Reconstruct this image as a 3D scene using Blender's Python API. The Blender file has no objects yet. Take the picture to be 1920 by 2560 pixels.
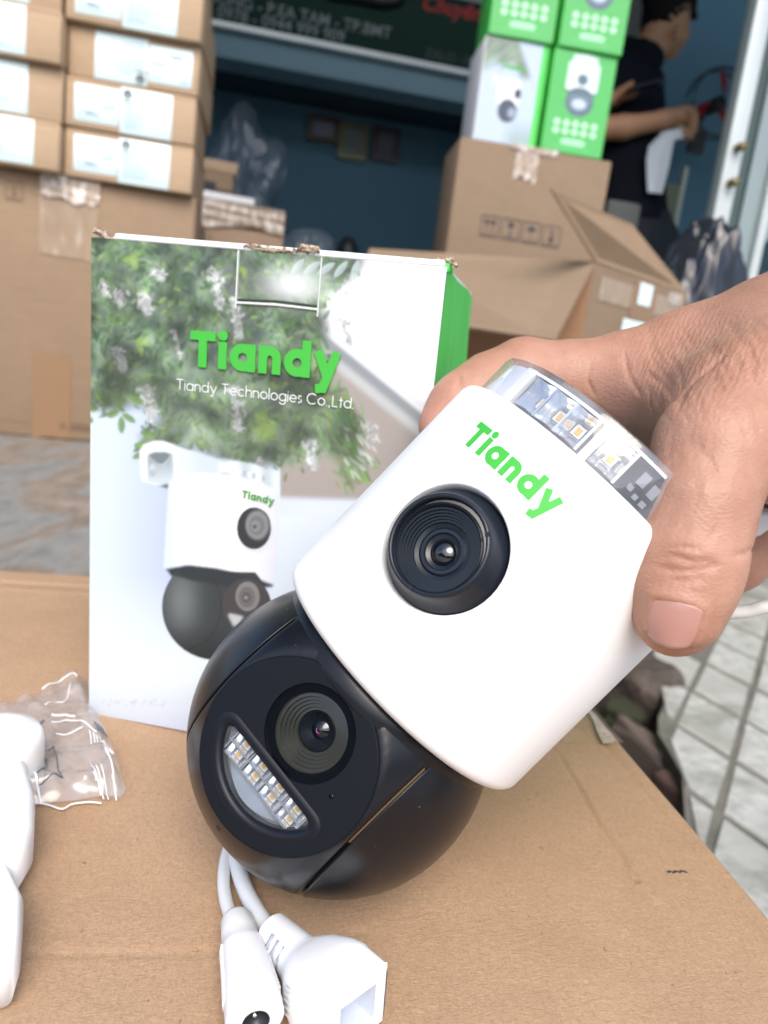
import bpy, bmesh, math, random
import numpy as np
from mathutils import Matrix, Vector

random.seed(7); rng = np.random.default_rng(7)
sc = bpy.context.scene
COL = sc.collection

# ------------------------------------------------------------------ camera
FPX, CX, CY = 1850.0, 960.0, 1280.0
CAMZ = 0.62
_dn = np.array([-1035., -8320., -FPX]); _Z = -_dn / np.linalg.norm(_dn)
_Fw = np.array([0, 0, -1.]); _Y = _Fw - _Fw.dot(_Z) * _Z; _Y /= np.linalg.norm(_Y)
_X = np.cross(_Y, _Z)
RM = np.array([_X, _Y, _Z])                 # camera axes -> world
CP = np.array([0, 0, CAMZ])
cam_d = bpy.data.cameras.new('camera'); cam = bpy.data.objects.new('camera', cam_d); COL.objects.link(cam)
cam.matrix_world = Matrix.Translation(CP.tolist()) @ Matrix(RM.tolist()).to_4x4()
cam_d.sensor_fit = 'VERTICAL'; cam_d.sensor_height = 24.0; cam_d.lens = 24.0 * FPX / 2560
cam_d.clip_start = 0.01; cam_d.clip_end = 300
cam_d.dof.use_dof = True; cam_d.dof.focus_distance = 0.245; cam_d.dof.aperture_fstop = 7.5
sc.camera = cam

# ------------------------------------------------------------------ light
SUN_EL, SUN_AZ = math.radians(47), math.radians(172)     # azimuth clockwise from +Y
w = bpy.data.worlds.new('World'); sc.world = w; w.use_nodes = True
nt = w.node_tree; nt.nodes.clear()
sky = nt.nodes.new('ShaderNodeTexSky'); sky.sky_type = 'NISHITA'; sky.sun_disc = False
sky.sun_elevation = SUN_EL; sky.sun_rotation = SUN_AZ; sky.air_density = 1.0; sky.dust_density = 3.0; sky.ozone_density = 1.0
bg = nt.nodes.new('ShaderNodeBackground'); bg.inputs[1].default_value = 0.15
wo = nt.nodes.new('ShaderNodeOutputWorld')
nt.links.new(sky.outputs[0], bg.inputs[0]); nt.links.new(bg.outputs[0], wo.inputs[0])
sd = bpy.data.lights.new('sun', 'SUN'); sd.energy = 1.1; sd.angle = math.radians(35); sd.color = (1.0, 0.95, 0.88)
sun = bpy.data.objects.new('sun', sd); COL.objects.link(sun)
_sv = Vector((math.sin(SUN_AZ) * math.cos(SUN_EL), math.cos(SUN_AZ) * math.cos(SUN_EL), math.sin(SUN_EL)))
sun.rotation_euler = _sv.to_track_quat('Z', 'Y').to_euler()
sc.view_settings.view_transform = 'Standard'; sc.view_settings.look = 'None'
sc.view_settings.exposure = 1.0; sc.view_settings.gamma = 1.0; sc.view_settings.use_curve_mapping = False
sc.render.engine = 'CYCLES'
sc.cycles.use_denoising = True
sc.cycles.max_bounces = 10; sc.cycles.transparent_max_bounces = 16; sc.cycles.transmission_bounces = 8
sc.cycles.caustics_reflective = False; sc.cycles.caustics_refractive = False

# ------------------------------------------------------------------ measuring helpers
def ray(px, py): return RM @ np.array([(px - CX) / FPX, -(py - CY) / FPX, -1.0])
def onz(px, py, z):
    d = ray(px, py); return CP + d * ((z - CAMZ) / d[2])
def at(px, py, dep): return CP + ray(px, py) * dep
def proj(P):
    c = (np.atleast_2d(P) - CP) @ RM
    return CX + FPX * c[:, 0] / -c[:, 2], CY - FPX * c[:, 1] / -c[:, 2]
def onplane(px, py, p0, n):
    d = ray(px, py); return CP + d * (np.dot(np.array(p0) - CP, n) / d.dot(n))

# ------------------------------------------------------------------ object helpers
def link(o, parent=None):
    COL.objects.link(o)
    if parent is not None: o.parent = parent
    return o
def mesh_from(name, V, F, smooth=False, mats=None, mi=None):
    me = bpy.data.meshes.new(name)
    V = np.asarray(V, dtype=np.float32).reshape(-1, 3)
    if isinstance(F, np.ndarray):
        n, k = F.shape
        me.vertices.add(len(V)); me.vertices.foreach_set('co', V.ravel())
        me.loops.add(n * k); me.loops.foreach_set('vertex_index', F.astype(np.int32).ravel())
        me.polygons.add(n); me.polygons.foreach_set('loop_start', np.arange(0, n * k, k, dtype=np.int32))
        me.update(calc_edges=True); me.validate()
    else:
        me.from_pydata(V.tolist(), [], F); me.update()
    if smooth: me.polygons.foreach_set('use_smooth', [True] * len(me.polygons))
    for m in (mats or []): me.materials.append(m)
    if mi is not None: me.polygons.foreach_set('material_index', mi)
    return me
def obj(name, V, F, m, parent=None, smooth=False, auto=None):
    me = mesh_from(name, V, F, smooth or auto is not None, [m] if m else None)
    if auto is not None: me.set_sharp_from_angle(angle=math.radians(auto))
    return link(bpy.data.objects.new(name, me), parent)
def tag(o, label=None, cat=None, group=None, kind=None):
    if label: o['label'] = label
    if cat: o['category'] = cat
    if group: o['group'] = group
    if kind: o['kind'] = kind
    return o
def thing(name, label, cat, loc=(0, 0, 0), mat4=None, group=None, rz=0):
    o = bpy.data.objects.new(name, None); COL.objects.link(o); o.empty_display_size = .02
    o.matrix_world = mat4 if mat4 is not None else Matrix.Translation([float(v) for v in loc]) @ Matrix.Rotation(rz, 4, 'Z')
    return tag(o, label, cat, group)

def box_vf(x0, x1, y0, y1, z0, z1):
    V = [(x0, y0, z0), (x1, y0, z0), (x1, y1, z0), (x0, y1, z0), (x0, y0, z1), (x1, y0, z1), (x1, y1, z1), (x0, y1, z1)]
    F = [(0, 3, 2, 1), (4, 5, 6, 7), (0, 1, 5, 4), (1, 2, 6, 5), (2, 3, 7, 6), (3, 0, 4, 7)]
    return V, F
def bbox(name, x0, x1, y0, y1, z0, z1, m, parent=None, bevel=0.0, seg=2):
    V, F = box_vf(x0, x1, y0, y1, z0, z1)
    if bevel <= 0: return obj(name, V, F, m, parent)
    bm = bmesh.new(); vs = [bm.verts.new(v) for v in V]
    for f in F: bm.faces.new([vs[i] for i in f])
    bmesh.ops.bevel(bm, geom=bm.edges[:], offset=bevel, segments=seg, affect='EDGES', profile=.5)
    me = bpy.data.meshes.new(name); bm.to_mesh(me); bm.free(); me.materials.append(m)
    me.polygons.foreach_set('use_smooth', [True] * len(me.polygons)); me.set_sharp_from_angle(angle=math.radians(50))
    return link(bpy.data.objects.new(name, me), parent)
def join_vf(L):
    V = []; F = []
    for v, f in L:
        o = len(V); V += [tuple(p) for p in v]; F += [tuple(int(i) + o for i in q) for q in f]
    return V, F
def lathe(profile, segs=96, axis='z', close=False):
    """profile (r, h) list; axis z: r in xy, h along z ; axis y: r in xz, h along y ; axis x likewise"""
    V = []; F = []; n = len(profile)
    for i in range(segs):
        a = 2 * math.pi * i / segs; c, s = math.cos(a), math.sin(a)
        for r, h in profile:
            V.append({'z': (r * c, r * s, h), 'y': (r * c, h, r * s), 'x': (h, r * c, r * s)}[axis])
    for i in range(segs):
        j = (i + 1) % segs
        for k in range(n - 1):
            F.append((i * n + k, j * n + k, j * n + k + 1, i * n + k + 1))
    return V, F
def tube_vf(path, rad, segs=16, flat=None, exps=None, caps=True, upv=(0, 0, 1)):
    """sweep; rad list of r or (rx, ry); exps = superellipse exponents"""
    P = np.array(path, float); n = len(P)
    T = np.gradient(P, axis=0); T /= np.linalg.norm(T, axis=1)[:, None]
    V = []; F = []; up = np.array(upv, float)
    for i in range(n):
        s = np.cross(T[i], up); s /= np.linalg.norm(s) + 1e-12; u = np.cross(s, T[i])
        r = rad if isinstance(rad, tuple) or not hasattr(rad, '__len__') else rad[i]
        rx, ry = r if hasattr(r, '__len__') else (r, r)
        e = 2.0 if exps is None else exps[i]
        for k in range(segs):
            a = 2 * math.pi * k / segs; c, q = math.cos(a), math.sin(a)
            cc = math.copysign(abs(c) ** (2 / e), c); qq = math.copysign(abs(q) ** (2 / e), q)
            V.append(P[i] + s * rx * cc + u * ry * qq)
    for i in range(n - 1):
        for k in range(segs):
            l = (k + 1) % segs
            F.append((i * segs + k, i * segs + l, (i + 1) * segs + l, (i + 1) * segs + k))
    if caps:
        F.append(tuple(range(segs))[::-1]); F.append(tuple((n - 1) * segs + k for k in range(segs)))
    return V, F
def smooth_path(pts, n=40):
    P = np.array(pts, float); m = len(P)
    Q = np.vstack([2 * P[0] - P[1], P, 2 * P[-1] - P[-2]]); out = []
    for t in np.linspace(0, m - 1 - 1e-9, n):
        i = int(t); u = t - i; p0, p1, p2, p3 = Q[i], Q[i + 1], Q[i + 2], Q[i + 3]
        out.append(.5 * ((2 * p1) + (-p0 + p2) * u + (2 * p0 - 5 * p1 + 4 * p2 - p3) * u * u + (-p0 + 3 * p1 - 3 * p2 + p3) * u ** 3))
    return np.array(out)

# ------------------------------------------------------------------ signed-distance meshing
def sd_seg(P, a, b, ra, rb):
    a = np.array(a, np.float32); b = np.array(b, np.float32); ba = b - a; pa = P - a
    h = np.clip(pa @ ba / (ba @ ba + 1e-12), 0, 1).astype(np.float32)
    d = pa - h[:, None] * ba
    return np.sqrt(np.einsum('ij,ij->i', d, d)) - (ra + (rb - ra) * h)
def smin(a, b, k):
    h = np.clip(.5 + .5 * (b - a) / k, 0, 1); return b + (a - b) * h - k * h * (1 - h)
def smax(a, b, k): return -smin(-a, -b, k)
def sd_ell(P, c, r, Rm=None):
    q = P - np.array(c, np.float32)
    if Rm is not None: q = q @ np.array(Rm, np.float32)
    r = np.array(r, np.float32); k0 = np.linalg.norm(q / r, axis=1); k1 = np.linalg.norm(q / (r * r), axis=1) + 1e-9
    return k0 * (k0 - 1) / k1
def surface(fn, lo, hi, h, coarse=5):
    lo = np.array(lo, float); hi = np.array(hi, float)
    nc = np.ceil((hi - lo) / (h * coarse)).astype(int) + 1
    n = nc * coarse + 1
    ax = [lo[i] + np.arange(nc[i] + 1) * h * coarse for i in range(3)]
    G = np.stack(np.meshgrid(*ax, indexing='ij'), -1).reshape(-1, 3).astype(np.float32)
    Dc = fn(G).reshape(nc + 1)
    near = np.abs(Dc) < h * coarse * 1.9
    cell = np.zeros(nc, bool)
    for a in (0, 1):
        for b in (0, 1):
            for c in (0, 1): cell |= near[a:a + nc[0], b:b + nc[1], c:c + nc[2]]
    V = np.repeat(np.repeat(np.repeat(Dc[:-1, :-1, :-1], coarse, 0), coarse, 1), coarse, 2)
    V = np.pad(V, ((0, 1),) * 3, mode='edge').astype(np.float32)
    M = np.repeat(np.repeat(np.repeat(cell, coarse, 0), coarse, 1), coarse, 2); M = np.pad(M, ((0, 1),) * 3, mode='edge')
    M2 = M.copy()
    for s in range(3):
        M2 |= np.roll(M, 1, s)
    idx = np.argwhere(M2)
    pts = (lo + idx * h).astype(np.float32)
    vals = np.concatenate([fn(pts[i:i + 400000]) for i in range(0, len(pts), 400000)])
    V[idx[:, 0], idx[:, 1], idx[:, 2]] = vals
    ins = V < 0
    N = np.array(V.shape)
    cnt = np.zeros(N - 1, np.int8)
    for a in (0, 1):
        for b in (0, 1):
            for c in (0, 1): cnt += ins[a:N[0] - 1 + a, b:N[1] - 1 + b, c:N[2] - 1 + c]
    act = (cnt > 0) & (cnt < 8)
    cells = np.argwhere(act); ids = -np.ones(N - 1, np.int64); ids[act] = np.arange(len(cells))
    acc = np.zeros((len(cells), 3)); num = np.zeros(len(cells))
    corners = [(a, b, c) for a in (0, 1) for b in (0, 1) for c in (0, 1)]
    for i, p in enumerate(corners):
        for q in corners[i + 1:]:
            if sum(abs(x - y) for x, y in zip(p, q)) != 1: continue
            c0 = cells + p; c1 = cells + q
            v0 = V[c0[:, 0], c0[:, 1], c0[:, 2]]; v1 = V[c1[:, 0], c1[:, 1], c1[:, 2]]
            m = (v0 < 0) != (v1 < 0); t = np.where(m, v0 / np.where(m, v0 - v1, 1), 0)
            acc += np.where(m[:, None], c0 + (c1 - c0) * t[:, None], 0); num += m
    P = lo + acc / num[:, None] * h
    Q = []
    for s in range(3):
        u, v = [(1, 2), (2, 0), (0, 1)][s]
        sh = [slice(None)] * 3; sh[s] = slice(0, N[s] - 1); A = ins[tuple(sh)]
        sh[s] = slice(1, N[s]); B = ins[tuple(sh)]
        e = np.argwhere(A != B); e = e[(e[:, u] > 0) & (e[:, v] > 0) & (e[:, u] < N[u] - 1) & (e[:, v] < N[v] - 1)]
        f = A[e[:, 0], e[:, 1], e[:, 2]]
        def g(du, dv):
            k = e.copy(); k[:, u] -= du; k[:, v] -= dv; return ids[k[:, 0], k[:, 1], k[:, 2]]
        quad = np.stack([g(1, 1), g(0, 1), g(0, 0), g(1, 0)], 1)
        quad[~f] = quad[~f][:, ::-1]
        Q.append(quad)
    Q = np.vstack(Q); Q = Q[(Q >= 0).all(1)]
    return P, Q
def grad(fn, P, e=2e-4):
    P = np.asarray(P, np.float32); g = np.zeros_like(P)
    for i in range(3):
        d = np.zeros(3, np.float32); d[i] = e; g[:, i] = (fn(P + d) - fn(P - d))
    return g / (np.linalg.norm(g, axis=1)[:, None] + 1e-12)

# 2-D signed distance -> flat filled sheet (for lettering, plates with holes, printed shapes)
def sheet2d(fn, x0, x1, y0, y1, h):
    xs = np.arange(x0, x1 + h, h); ys = np.arange(y0, y1 + h, h)
    X, Y = np.meshgrid(xs, ys, indexing='ij'); D = fn(X, Y); D = np.where(np.abs(D) < h * 1e-3, h * 1e-3, D)
    nx, ny = D.shape; vid = {}; V = []; F = []
    def vert(key, x, y):
        if key not in vid: vid[key] = len(V); V.append((x, y))
        return vid[key]
    ins = D < 0
    c = ins[:-1, :-1].astype(int) + ins[1:, :-1] + ins[1:, 1:] + ins[:-1, 1:]
    for i, j in np.argwhere(c > 0):
        cs = [(i, j), (i + 1, j), (i + 1, j + 1), (i, j + 1)]; poly = []
        for k in range(4):
            a = cs[k]; b = cs[(k + 1) % 4]; da = D[a]; db = D[b]
            if da < 0: poly.append(vert(a, xs[a[0]], ys[a[1]]))
            if (da < 0) != (db < 0):
                t = da / (da - db)
                poly.append(vert((min(a, b), max(a, b)), xs[a[0]] + (xs[b[0]] - xs[a[0]]) * t, ys[a[1]] + (ys[b[1]] - ys[a[1]]) * t))
        if len(poly) >= 3: F.append(tuple(poly))
    return np.array(V), F

# ------------------------------------------------------------------ stroke lettering
def glyphs(w):
    r = .5 - w / 2; h = w / 2; R_ = .5
    G = {}
    cp = 1.32 if w > .2 else 1.45
    G['T'] = (1.0, [('l', 0, cp - h, 1.0, cp - h), ('l', .5, 0, .5, cp)])
    G['i'] = (w, [('l', h, 0, h, 1.0), ('d', h, (1.19 if w > .2 else 1.27) + h * .2, h * 1.12)])
    G['a'] = (1.0, [('a', .5, .5, r, 0, 360), ('l', 1 - h, 0, 1 - h, 1.0)])
    G['n'] = (.86, [('l', h, 0, h, 1.0), ('a', .43, .57, .43 - h, 0, 180), ('l', .86 - h, 0, .86 - h, .57)])
    G['d'] = (1.0, [('a', .5, .5, r, 0, 360), ('l', 1 - h, 0, 1 - h, cp)])
    G['y'] = (1.0, [('l', h * .9, 1.0, .52, .12), ('l', 1 - h * .9, 1.0, .36, -.45), ('l', .42, -.32, .12, -.36)])
    G['e'] = (1.0, [('a', .5, .5, r, 0, 320), ('l', .05, .5, 1 - h, .5)])
    G['c'] = (.92, [('a', .5, .5, r, 45, 315)])
    G['h'] = (.86, [('l', h, 0, h, 1.5), ('a', .43, .57, .43 - h, 0, 180), ('l', .86 - h, 0, .86 - h, .57)])
    G['o'] = (1.0, [('a', .5, .5, r, 0, 360)])
    G['l'] = (w, [('l', h, 0, h, 1.5)])
    G['g'] = (1.0, [('a', .5, .5, r, 0, 360), ('l', 1 - h, 0, 1 - h, 1.0), ('a', .5, 0.02, .5 - h, 200, 360)])
    G['s'] = (.55, [('a', .27, .73, .27 - h, 30, 250), ('a', .27, .27, .27 - h, -150, 70)])
    G['C'] = (1.35, [('a', .725, .725, .725 - h, 45, 315)])
    G['.'] = (w * 1.3 + .06, [('d', h, h, h * 1.2)])
    G[','] = (w * 1.3 + .10, [('l', h, h * 2, h * .2, -.16)])
    G['L'] = (.75, [('l', h, 0, h, 1.45), ('l', 0, h, .75, h)])
    G['t'] = (.5, [('l', .25, 0, .25, 1.35), ('l', 0, 1.0 - h, .5, 1.0 - h)])
    return G
def text_fn(txt, w, gap, space=.55):
    G = glyphs(w); x = 0; S = []
    for ch in txt:
        if ch == ' ': x += space; continue
        adv, L = G[ch]
        for s in L:
            if s[0] == 'l': S.append(('l', s[1] + x, s[2], s[3] + x, s[4]))
            else: S.append((s[0], s[1] + x) + tuple(s[2:]))
        x += adv + gap
    W = x - gap
    def fn(X, Y):
        D = np.full(X.shape, 9.0)
        for s in S:
            if s[0] == 'l':
                _, a, b, c, d = s; L = math.hypot(c - a, d - b); ux, uy = (c - a) / L, (d - b) / L
                px = (X - a) * ux + (Y - b) * uy - L / 2; py = -(X - a) * uy + (Y - b) * ux
                qx = np.abs(px) - L / 2; qy = np.abs(py) - w / 2
                e = np.hypot(np.maximum(qx, 0), np.maximum(qy, 0)) + np.minimum(np.maximum(qx, qy), 0)
            elif s[0] == 'd': e = np.hypot(X - s[1], Y - s[2]) - s[3]
            else:
                _, cx, cy, r, a0, a1 = s; dx, dy = X - cx, Y - cy; rr = np.hypot(dx, dy); e = np.abs(rr - r) - w / 2
                if a1 - a0 < 360:
                    mid = math.radians((a0 + a1) / 2); hw = math.radians((a1 - a0) / 2)
                    ang = np.abs((np.arctan2(dy, dx) - mid + math.pi) % (2 * math.pi) - math.pi)
                    over = (ang - hw) * r; e = np.maximum(e, over)
            D = np.minimum(D, e)
        return D
    return fn, W
def text_sheet(txt, w, gap, cell, space=.55):
    fn, W = text_fn(txt, w, gap, space)
    V, F = sheet2d(fn, -.1, W + .1, -.65, 1.65, cell)
    return V, F, W

# ------------------------------------------------------------------ materials
def pmat(name, col, rough=.5, metal=0., **kw):
    m = bpy.data.materials.new(name); m.use_nodes = True; b = m.node_tree.nodes['Principled BSDF']
    b.inputs['Base Color'].default_value = (*col, 1); b.inputs['Roughness'].default_value = rough; b.inputs['Metallic'].default_value = metal
    for k, v in kw.items(): b.inputs[k.replace('_', ' ')].default_value = v
    return m
class NB:
    def __init__(s, m): s.t = m.node_tree; s.b = s.t.nodes['Principled BSDF']
    def n(s, ty, **kw):
        x = s.t.nodes.new(ty)
        for k, v in kw.items():
            if hasattr(x, k): setattr(x, k, v)
            else: x.inputs[k].default_value = v
        return x
    def l(s, a, b): s.t.links.new(a, b)
    def coord(s, scale=(1, 1, 1), rot=(0, 0, 0)):
        tc = s.n('ShaderNodeTexCoord'); mp = s.n('ShaderNodeMapping'); mp.inputs['Scale'].default_value = scale; mp.inputs['Rotation'].default_value = rot
        s.l(tc.outputs['Object'], mp.inputs[0]); return mp.outputs[0]
    def noise(s, co, scale, detail=4, rough=.55, dist=0):
        x = s.n('ShaderNodeTexNoise'); x.inputs['Scale'].default_value = scale; x.inputs['Detail'].default_value = detail
        x.inputs['Roughness'].default_value = rough; x.inputs['Distortion'].default_value = dist; s.l(co, x.inputs['Vector']); return x.outputs[0]
    def ramp(s, f, stops):
        x = s.n('ShaderNodeValToRGB'); e = x.color_ramp.elements
        while len(e) < len(stops): e.new(.5)
        for i, (p, c) in enumerate(stops): e[i].position = p; e[i].color = (*c, 1) if len(c) == 3 else c
        s.l(f, x.inputs[0]); return x.outputs[0]
    def mix(s, f, a, b, mode='MIX'):
        x = s.n('ShaderNodeMix', data_type='RGBA', blend_type=mode)
        for i, v in ((0, f), (6, a), (7, b)):
            if hasattr(v, 'links'): s.l(v, x.inputs[i])
            else: x.inputs[i].default_value = v if not isinstance(v, tuple) else ((*v, 1) if len(v) == 3 else v)
        return x.outputs[2]
    def math(s, op, a, b=0.):
        x = s.n('ShaderNodeMath', operation=op)
        for i, v in ((0, a), (1, b)):
            if hasattr(v, 'links'): s.l(v, x.inputs[i])
            else: x.inputs[i].default_value = v
        return x.outputs[0]
    def bump(s, h, strength, dist, nrm=None):
        x = s.n('ShaderNodeBump'); x.inputs['Strength'].default_value = strength; x.inputs['Distance'].default_value = dist
        s.l(h, x.inputs['Height'])
        if nrm is not None: s.l(nrm, x.inputs['Normal'])
        return x.outputs[0]
    def col(s, c): s.l(c, s.b.inputs['Base Color'])
    def nrm(s, c): s.l(c, s.b.inputs['Normal'])

def cardboard(name, base=(.44, .285, .17), fine=True, seed=0.):
    m = pmat(name, base, .75); B = NB(m); m.node_tree.nodes['Principled BSDF'].inputs['Specular IOR Level'].default_value = .25
    co = B.coord(rot=(0, 0, seed)); b = np.array(base)
    big = B.noise(co, 6, 3); mid = B.noise(co, 45, 4)
    c = B.ramp(big, [(.25, tuple(b * .90)), (.75, tuple(b * 1.08))])
    c = B.mix(.35, c, B.ramp(mid, [(.3, tuple(b * .88)), (.7, tuple(b * 1.10))]))
    if fine:
        f1 = B.noise(B.coord(scale=(1, .45, 1), rot=(0, 0, .4 + seed)), 1100, 3, .7, .8)
        f2 = B.noise(B.coord(scale=(.5, 1, 1), rot=(0, 0, -.5)), 700, 4, .7, .9)
        stn = B.noise(B.coord(rot=(0, 0, 1.)), 11, 5, .6, .4); c = B.mix(B.math('MULTIPLY', B.ramp(stn, [(.52, (0, 0, 0)), (.66, (1, 1, 1))]), .30), c, tuple(b * np.array([.78, .72, .68])))
        c = B.mix(B.math('MULTIPLY', B.ramp(f1, [(.42, (0, 0, 0)), (.62, (1, 1, 1))]), .55), c, tuple(b * np.array([.68, .66, .62])))
        c = B.mix(B.math('MULTIPLY', B.ramp(f2, [(.55, (0, 0, 0)), (.72, (1, 1, 1))]), .5), c, tuple(np.minimum(b * 1.32, .8)))
        sp = B.noise(co, 420, 2, .5); c = B.mix(B.math('MULTIPLY', B.ramp(sp, [(.70, (0, 0, 0)), (.76, (1, 1, 1))]), .7), c, tuple(b * .42))
        B.nrm(B.bump(f2, .55, .0008, B.bump(mid, .4, .0015)))
    else:
        st = B.noise(B.coord(scale=(1, 1, 12)), 10, 3)
        c = B.mix(.25, c, B.ramp(st, [(.35, tuple(b * .85)), (.65, tuple(b * 1.12))]))
        B.nrm(B.bump(mid, .25, .004))
    B.col(c); return m
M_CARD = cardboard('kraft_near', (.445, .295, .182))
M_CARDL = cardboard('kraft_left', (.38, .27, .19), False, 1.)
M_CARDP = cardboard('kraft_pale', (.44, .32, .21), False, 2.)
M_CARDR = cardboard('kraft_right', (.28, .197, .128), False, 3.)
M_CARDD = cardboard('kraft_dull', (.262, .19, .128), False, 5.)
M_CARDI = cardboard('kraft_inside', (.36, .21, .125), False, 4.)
M_TORN = pmat('torn_fluting', (.42, .33, .24), .9)
_B = NB(M_TORN); _n = _B.noise(_B.coord(scale=(1, 1, 3)), 420, 3); _B.col(_B.ramp(_n, [(.35, (.12, .08, .05)), (.5, (.42, .33, .24)), (.7, (.72, .66, .56))])); _B.nrm(_B.bump(_n, .8, .001))

M_WHITEP = pmat('white_plastic', (.80, .81, .82), .38)
_B = NB(M_WHITEP); _B.nrm(_B.bump(_B.noise(_B.coord(), 1800, 2), .04, .0003))
M_WHITEC = pmat('white_cable', (.70, .73, .76), .42)
M_BLACKP = pmat('black_satin', (.004, .005, .008), .30, Specular_IOR_Level=.42)
_B = NB(M_BLACKP); _n1 = _B.noise(_B.coord(), 2600, 2); _B.nrm(_B.bump(_n1, .07, .0002))
_sp = _B.noise(_B.coord(), 700, 1, .4); _B.col(_B.mix(_B.ramp(_sp, [(.79, (0, 0, 0)), (.80, (1, 1, 1))]), (.004, .005, .008), (.12, .12, .12)))
M_BLACKM = pmat('black_matte', (.005, .007, .011), .55, Specular_IOR_Level=.14)
M_BEZEL = pmat('bezel_dark', (.008, .012, .020), .30, Specular_IOR_Level=.42)
M_LENSR = pmat('lens_ring', (.010, .014, .020), .25, Specular_IOR_Level=.35)
M_LENSR2 = pmat('lens_ring_warm', (.045, .046, .038), .22, Specular_IOR_Level=.6)
M_PUPIL = pmat('pupil', (.004, .005, .008), .05, Coat_Weight=1.0)
M_PINK = pmat('lens_glint', (.55, .05, .35), .2)
M_GREEN = pmat('logo_green', (.050, .43, .045), .45)
M_GREENB = pmat('box_green', (.075, .52, .09), .5, Specular_IOR_Level=.3)
_B = NB(M_GREENB); _n = _B.noise(_B.coord(scale=(1, 1, .25)), 60, 4); _B.col(_B.ramp(_n, [(.3, (.085, .60, .10)), (.7, (.105, .68, .12))])); _B.nrm(_B.bump(_n, .2, .002))
M_PRINTW = pmat('print_white', (.82, .84, .86), .5)
M_INK = pmat('ink', (.05, .05, .06), .6)
M_INKS = pmat('ink_soft', (.26, .35, .42), .6)
M_LABEL = pmat('label_paper', (.74, .91, .93), .5)
M_CHROME = pmat('chrome_reflector', (.86, .90, .95), .20, .8)
M_LED = pmat('led_phosphor', (.75, .42, .07), .4)
M_LEDW = pmat('led_package', (.75, .76, .74), .4)
M_PCB = pmat('sensor_black', (.012, .014, .02), .3)

def thin_glass(name, tint=(.96, .98, 1.0), refl=.10, rough=.03, haze=0.0, hazecol=(.8, .82, .85)):
    m = bpy.data.materials.new(name); m.use_nodes = True; t = m.node_tree; t.nodes.clear()
    o = t.nodes.new('ShaderNodeOutputMaterial'); tr = t.nodes.new('ShaderNodeBsdfTransparent'); tr.inputs[0].default_value = (*tint, 1)
    g = t.nodes.new('ShaderNodeBsdfGlossy'); g.inputs['Roughness'].default_value = rough
    lw = t.nodes.new('ShaderNodeLayerWeight'); lw.inputs[0].default_value = .5
    pw = t.nodes.new('ShaderNodeMath'); pw.operation = 'POWER'; pw.inputs[1].default_value = 4.5; t.links.new(lw.outputs['Facing'], pw.inputs[0])
    a = t.nodes.new('ShaderNodeMath'); a.operation = 'ADD'; a.use_clamp = True; a.inputs[1].default_value = refl; t.links.new(pw.outputs[0], a.inputs[0])
    mx = t.nodes.new('ShaderNodeMixShader'); t.links.new(a.outputs[0], mx.inputs[0]); t.links.new(tr.outputs[0], mx.inputs[1]); t.links.new(g.outputs[0], mx.inputs[2])
    out = mx.outputs[0]
    if haze > 0:
        d = t.nodes.new('ShaderNodeBsdfDiffuse'); d.inputs[0].default_value = (*hazecol, 1)
        tc = t.nodes.new('ShaderNodeTexCoord'); n = t.nodes.new('ShaderNodeTexNoise'); n.inputs['Scale'].default_value = 70; n.inputs['Detail'].default_value = 5
        t.links.new(tc.outputs['Object'], n.inputs['Vector'])
        mr = t.nodes.new('ShaderNodeMapRange'); mr.inputs[1].default_value = .3; mr.inputs[2].default_value = .75; mr.inputs[3].default_value = haze * .35; mr.inputs[4].default_value = haze * 1.7
        t.links.new(n.outputs[0], mr.inputs[0])
        m2 = t.nodes.new('ShaderNodeMixShader'); t.links.new(mr.outputs[0], m2.inputs[0]); t.links.new(out, m2.inputs[1]); t.links.new(d.outputs[0], m2.inputs[2]); out = m2.outputs[0]
    t.links.new(out, o.inputs[0]); return m
M_CLEAR = thin_glass('clear_cover', (.97, .98, 1.), .07, .04, .11, (.85, .9, .97))
M_GLASSW = thin_glass('lens_window_glass', (.80, .82, .84), .035, .01)
M_LEDGL = thin_glass('led_window_glass', (.86, .89, .93), .10, .04, .05)
M_FILM = thin_glass('poly_film', (.99, .99, 1.), .06, .08, .10, (.9, .9, .93))
M_TAPE = pmat('packing_tape', (.34, .25, .17), .22)
_B = NB(M_TAPE); _n = _B.noise(_B.coord(scale=(1, 1, .3)), 60, 4); _B.col(_B.ramp(_n, [(.3, (.30, .215, .145)), (.6, (.36, .27, .19)), (.75, (.50, .44, .37))]))
M_TAPEW = pmat('packing_tape_highlight', (.5, .45, .40), .2)
_B = NB(M_TAPEW); _n = _B.noise(_B.coord(scale=(1, 1, .5)), 75, 5, .65); _B.col(_B.ramp(_n, [(.35, (.33, .25, .18)), (.52, (.46, .38, .31)), (.66, (.78, .75, .72))])); _B.nrm(_B.bump(_n, .6, .004))  # pale blotches in the colour stand in for highlights on the tape
M_SHOPGL = thin_glass('door_glass', (.55, .72, .78), .14, .02, .05, (.3, .45, .5))

def vcol_mat(name, rough=.35, coat=.0):
    m = pmat(name, (.8, .8, .8), rough); B = NB(m); a = B.n('ShaderNodeVertexColor'); a.layer_name = 'print'; B.col(a.outputs[0]); B.b.inputs['Coat Weight'].default_value = coat
    return m
M_PRINT = vcol_mat('printed_front', .42)
def set_vcol(me, C):
    a = me.color_attributes.new('print', 'FLOAT_COLOR', 'POINT')
    C = np.clip(np.asarray(C, np.float32), 0, 1); A = np.ones((len(C), 4), np.float32); A[:, :3] = C
    a.data.foreach_set('color', A.ravel())
def srgb(c): c = np.asarray(c, float) / 255.; return np.where(c < .04045, c / 12.92, ((c + .055) / 1.055) ** 2.4)

# ==================================================================== SETTING
TOPZ = 0.42; SHOPZ = 0.35
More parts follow.
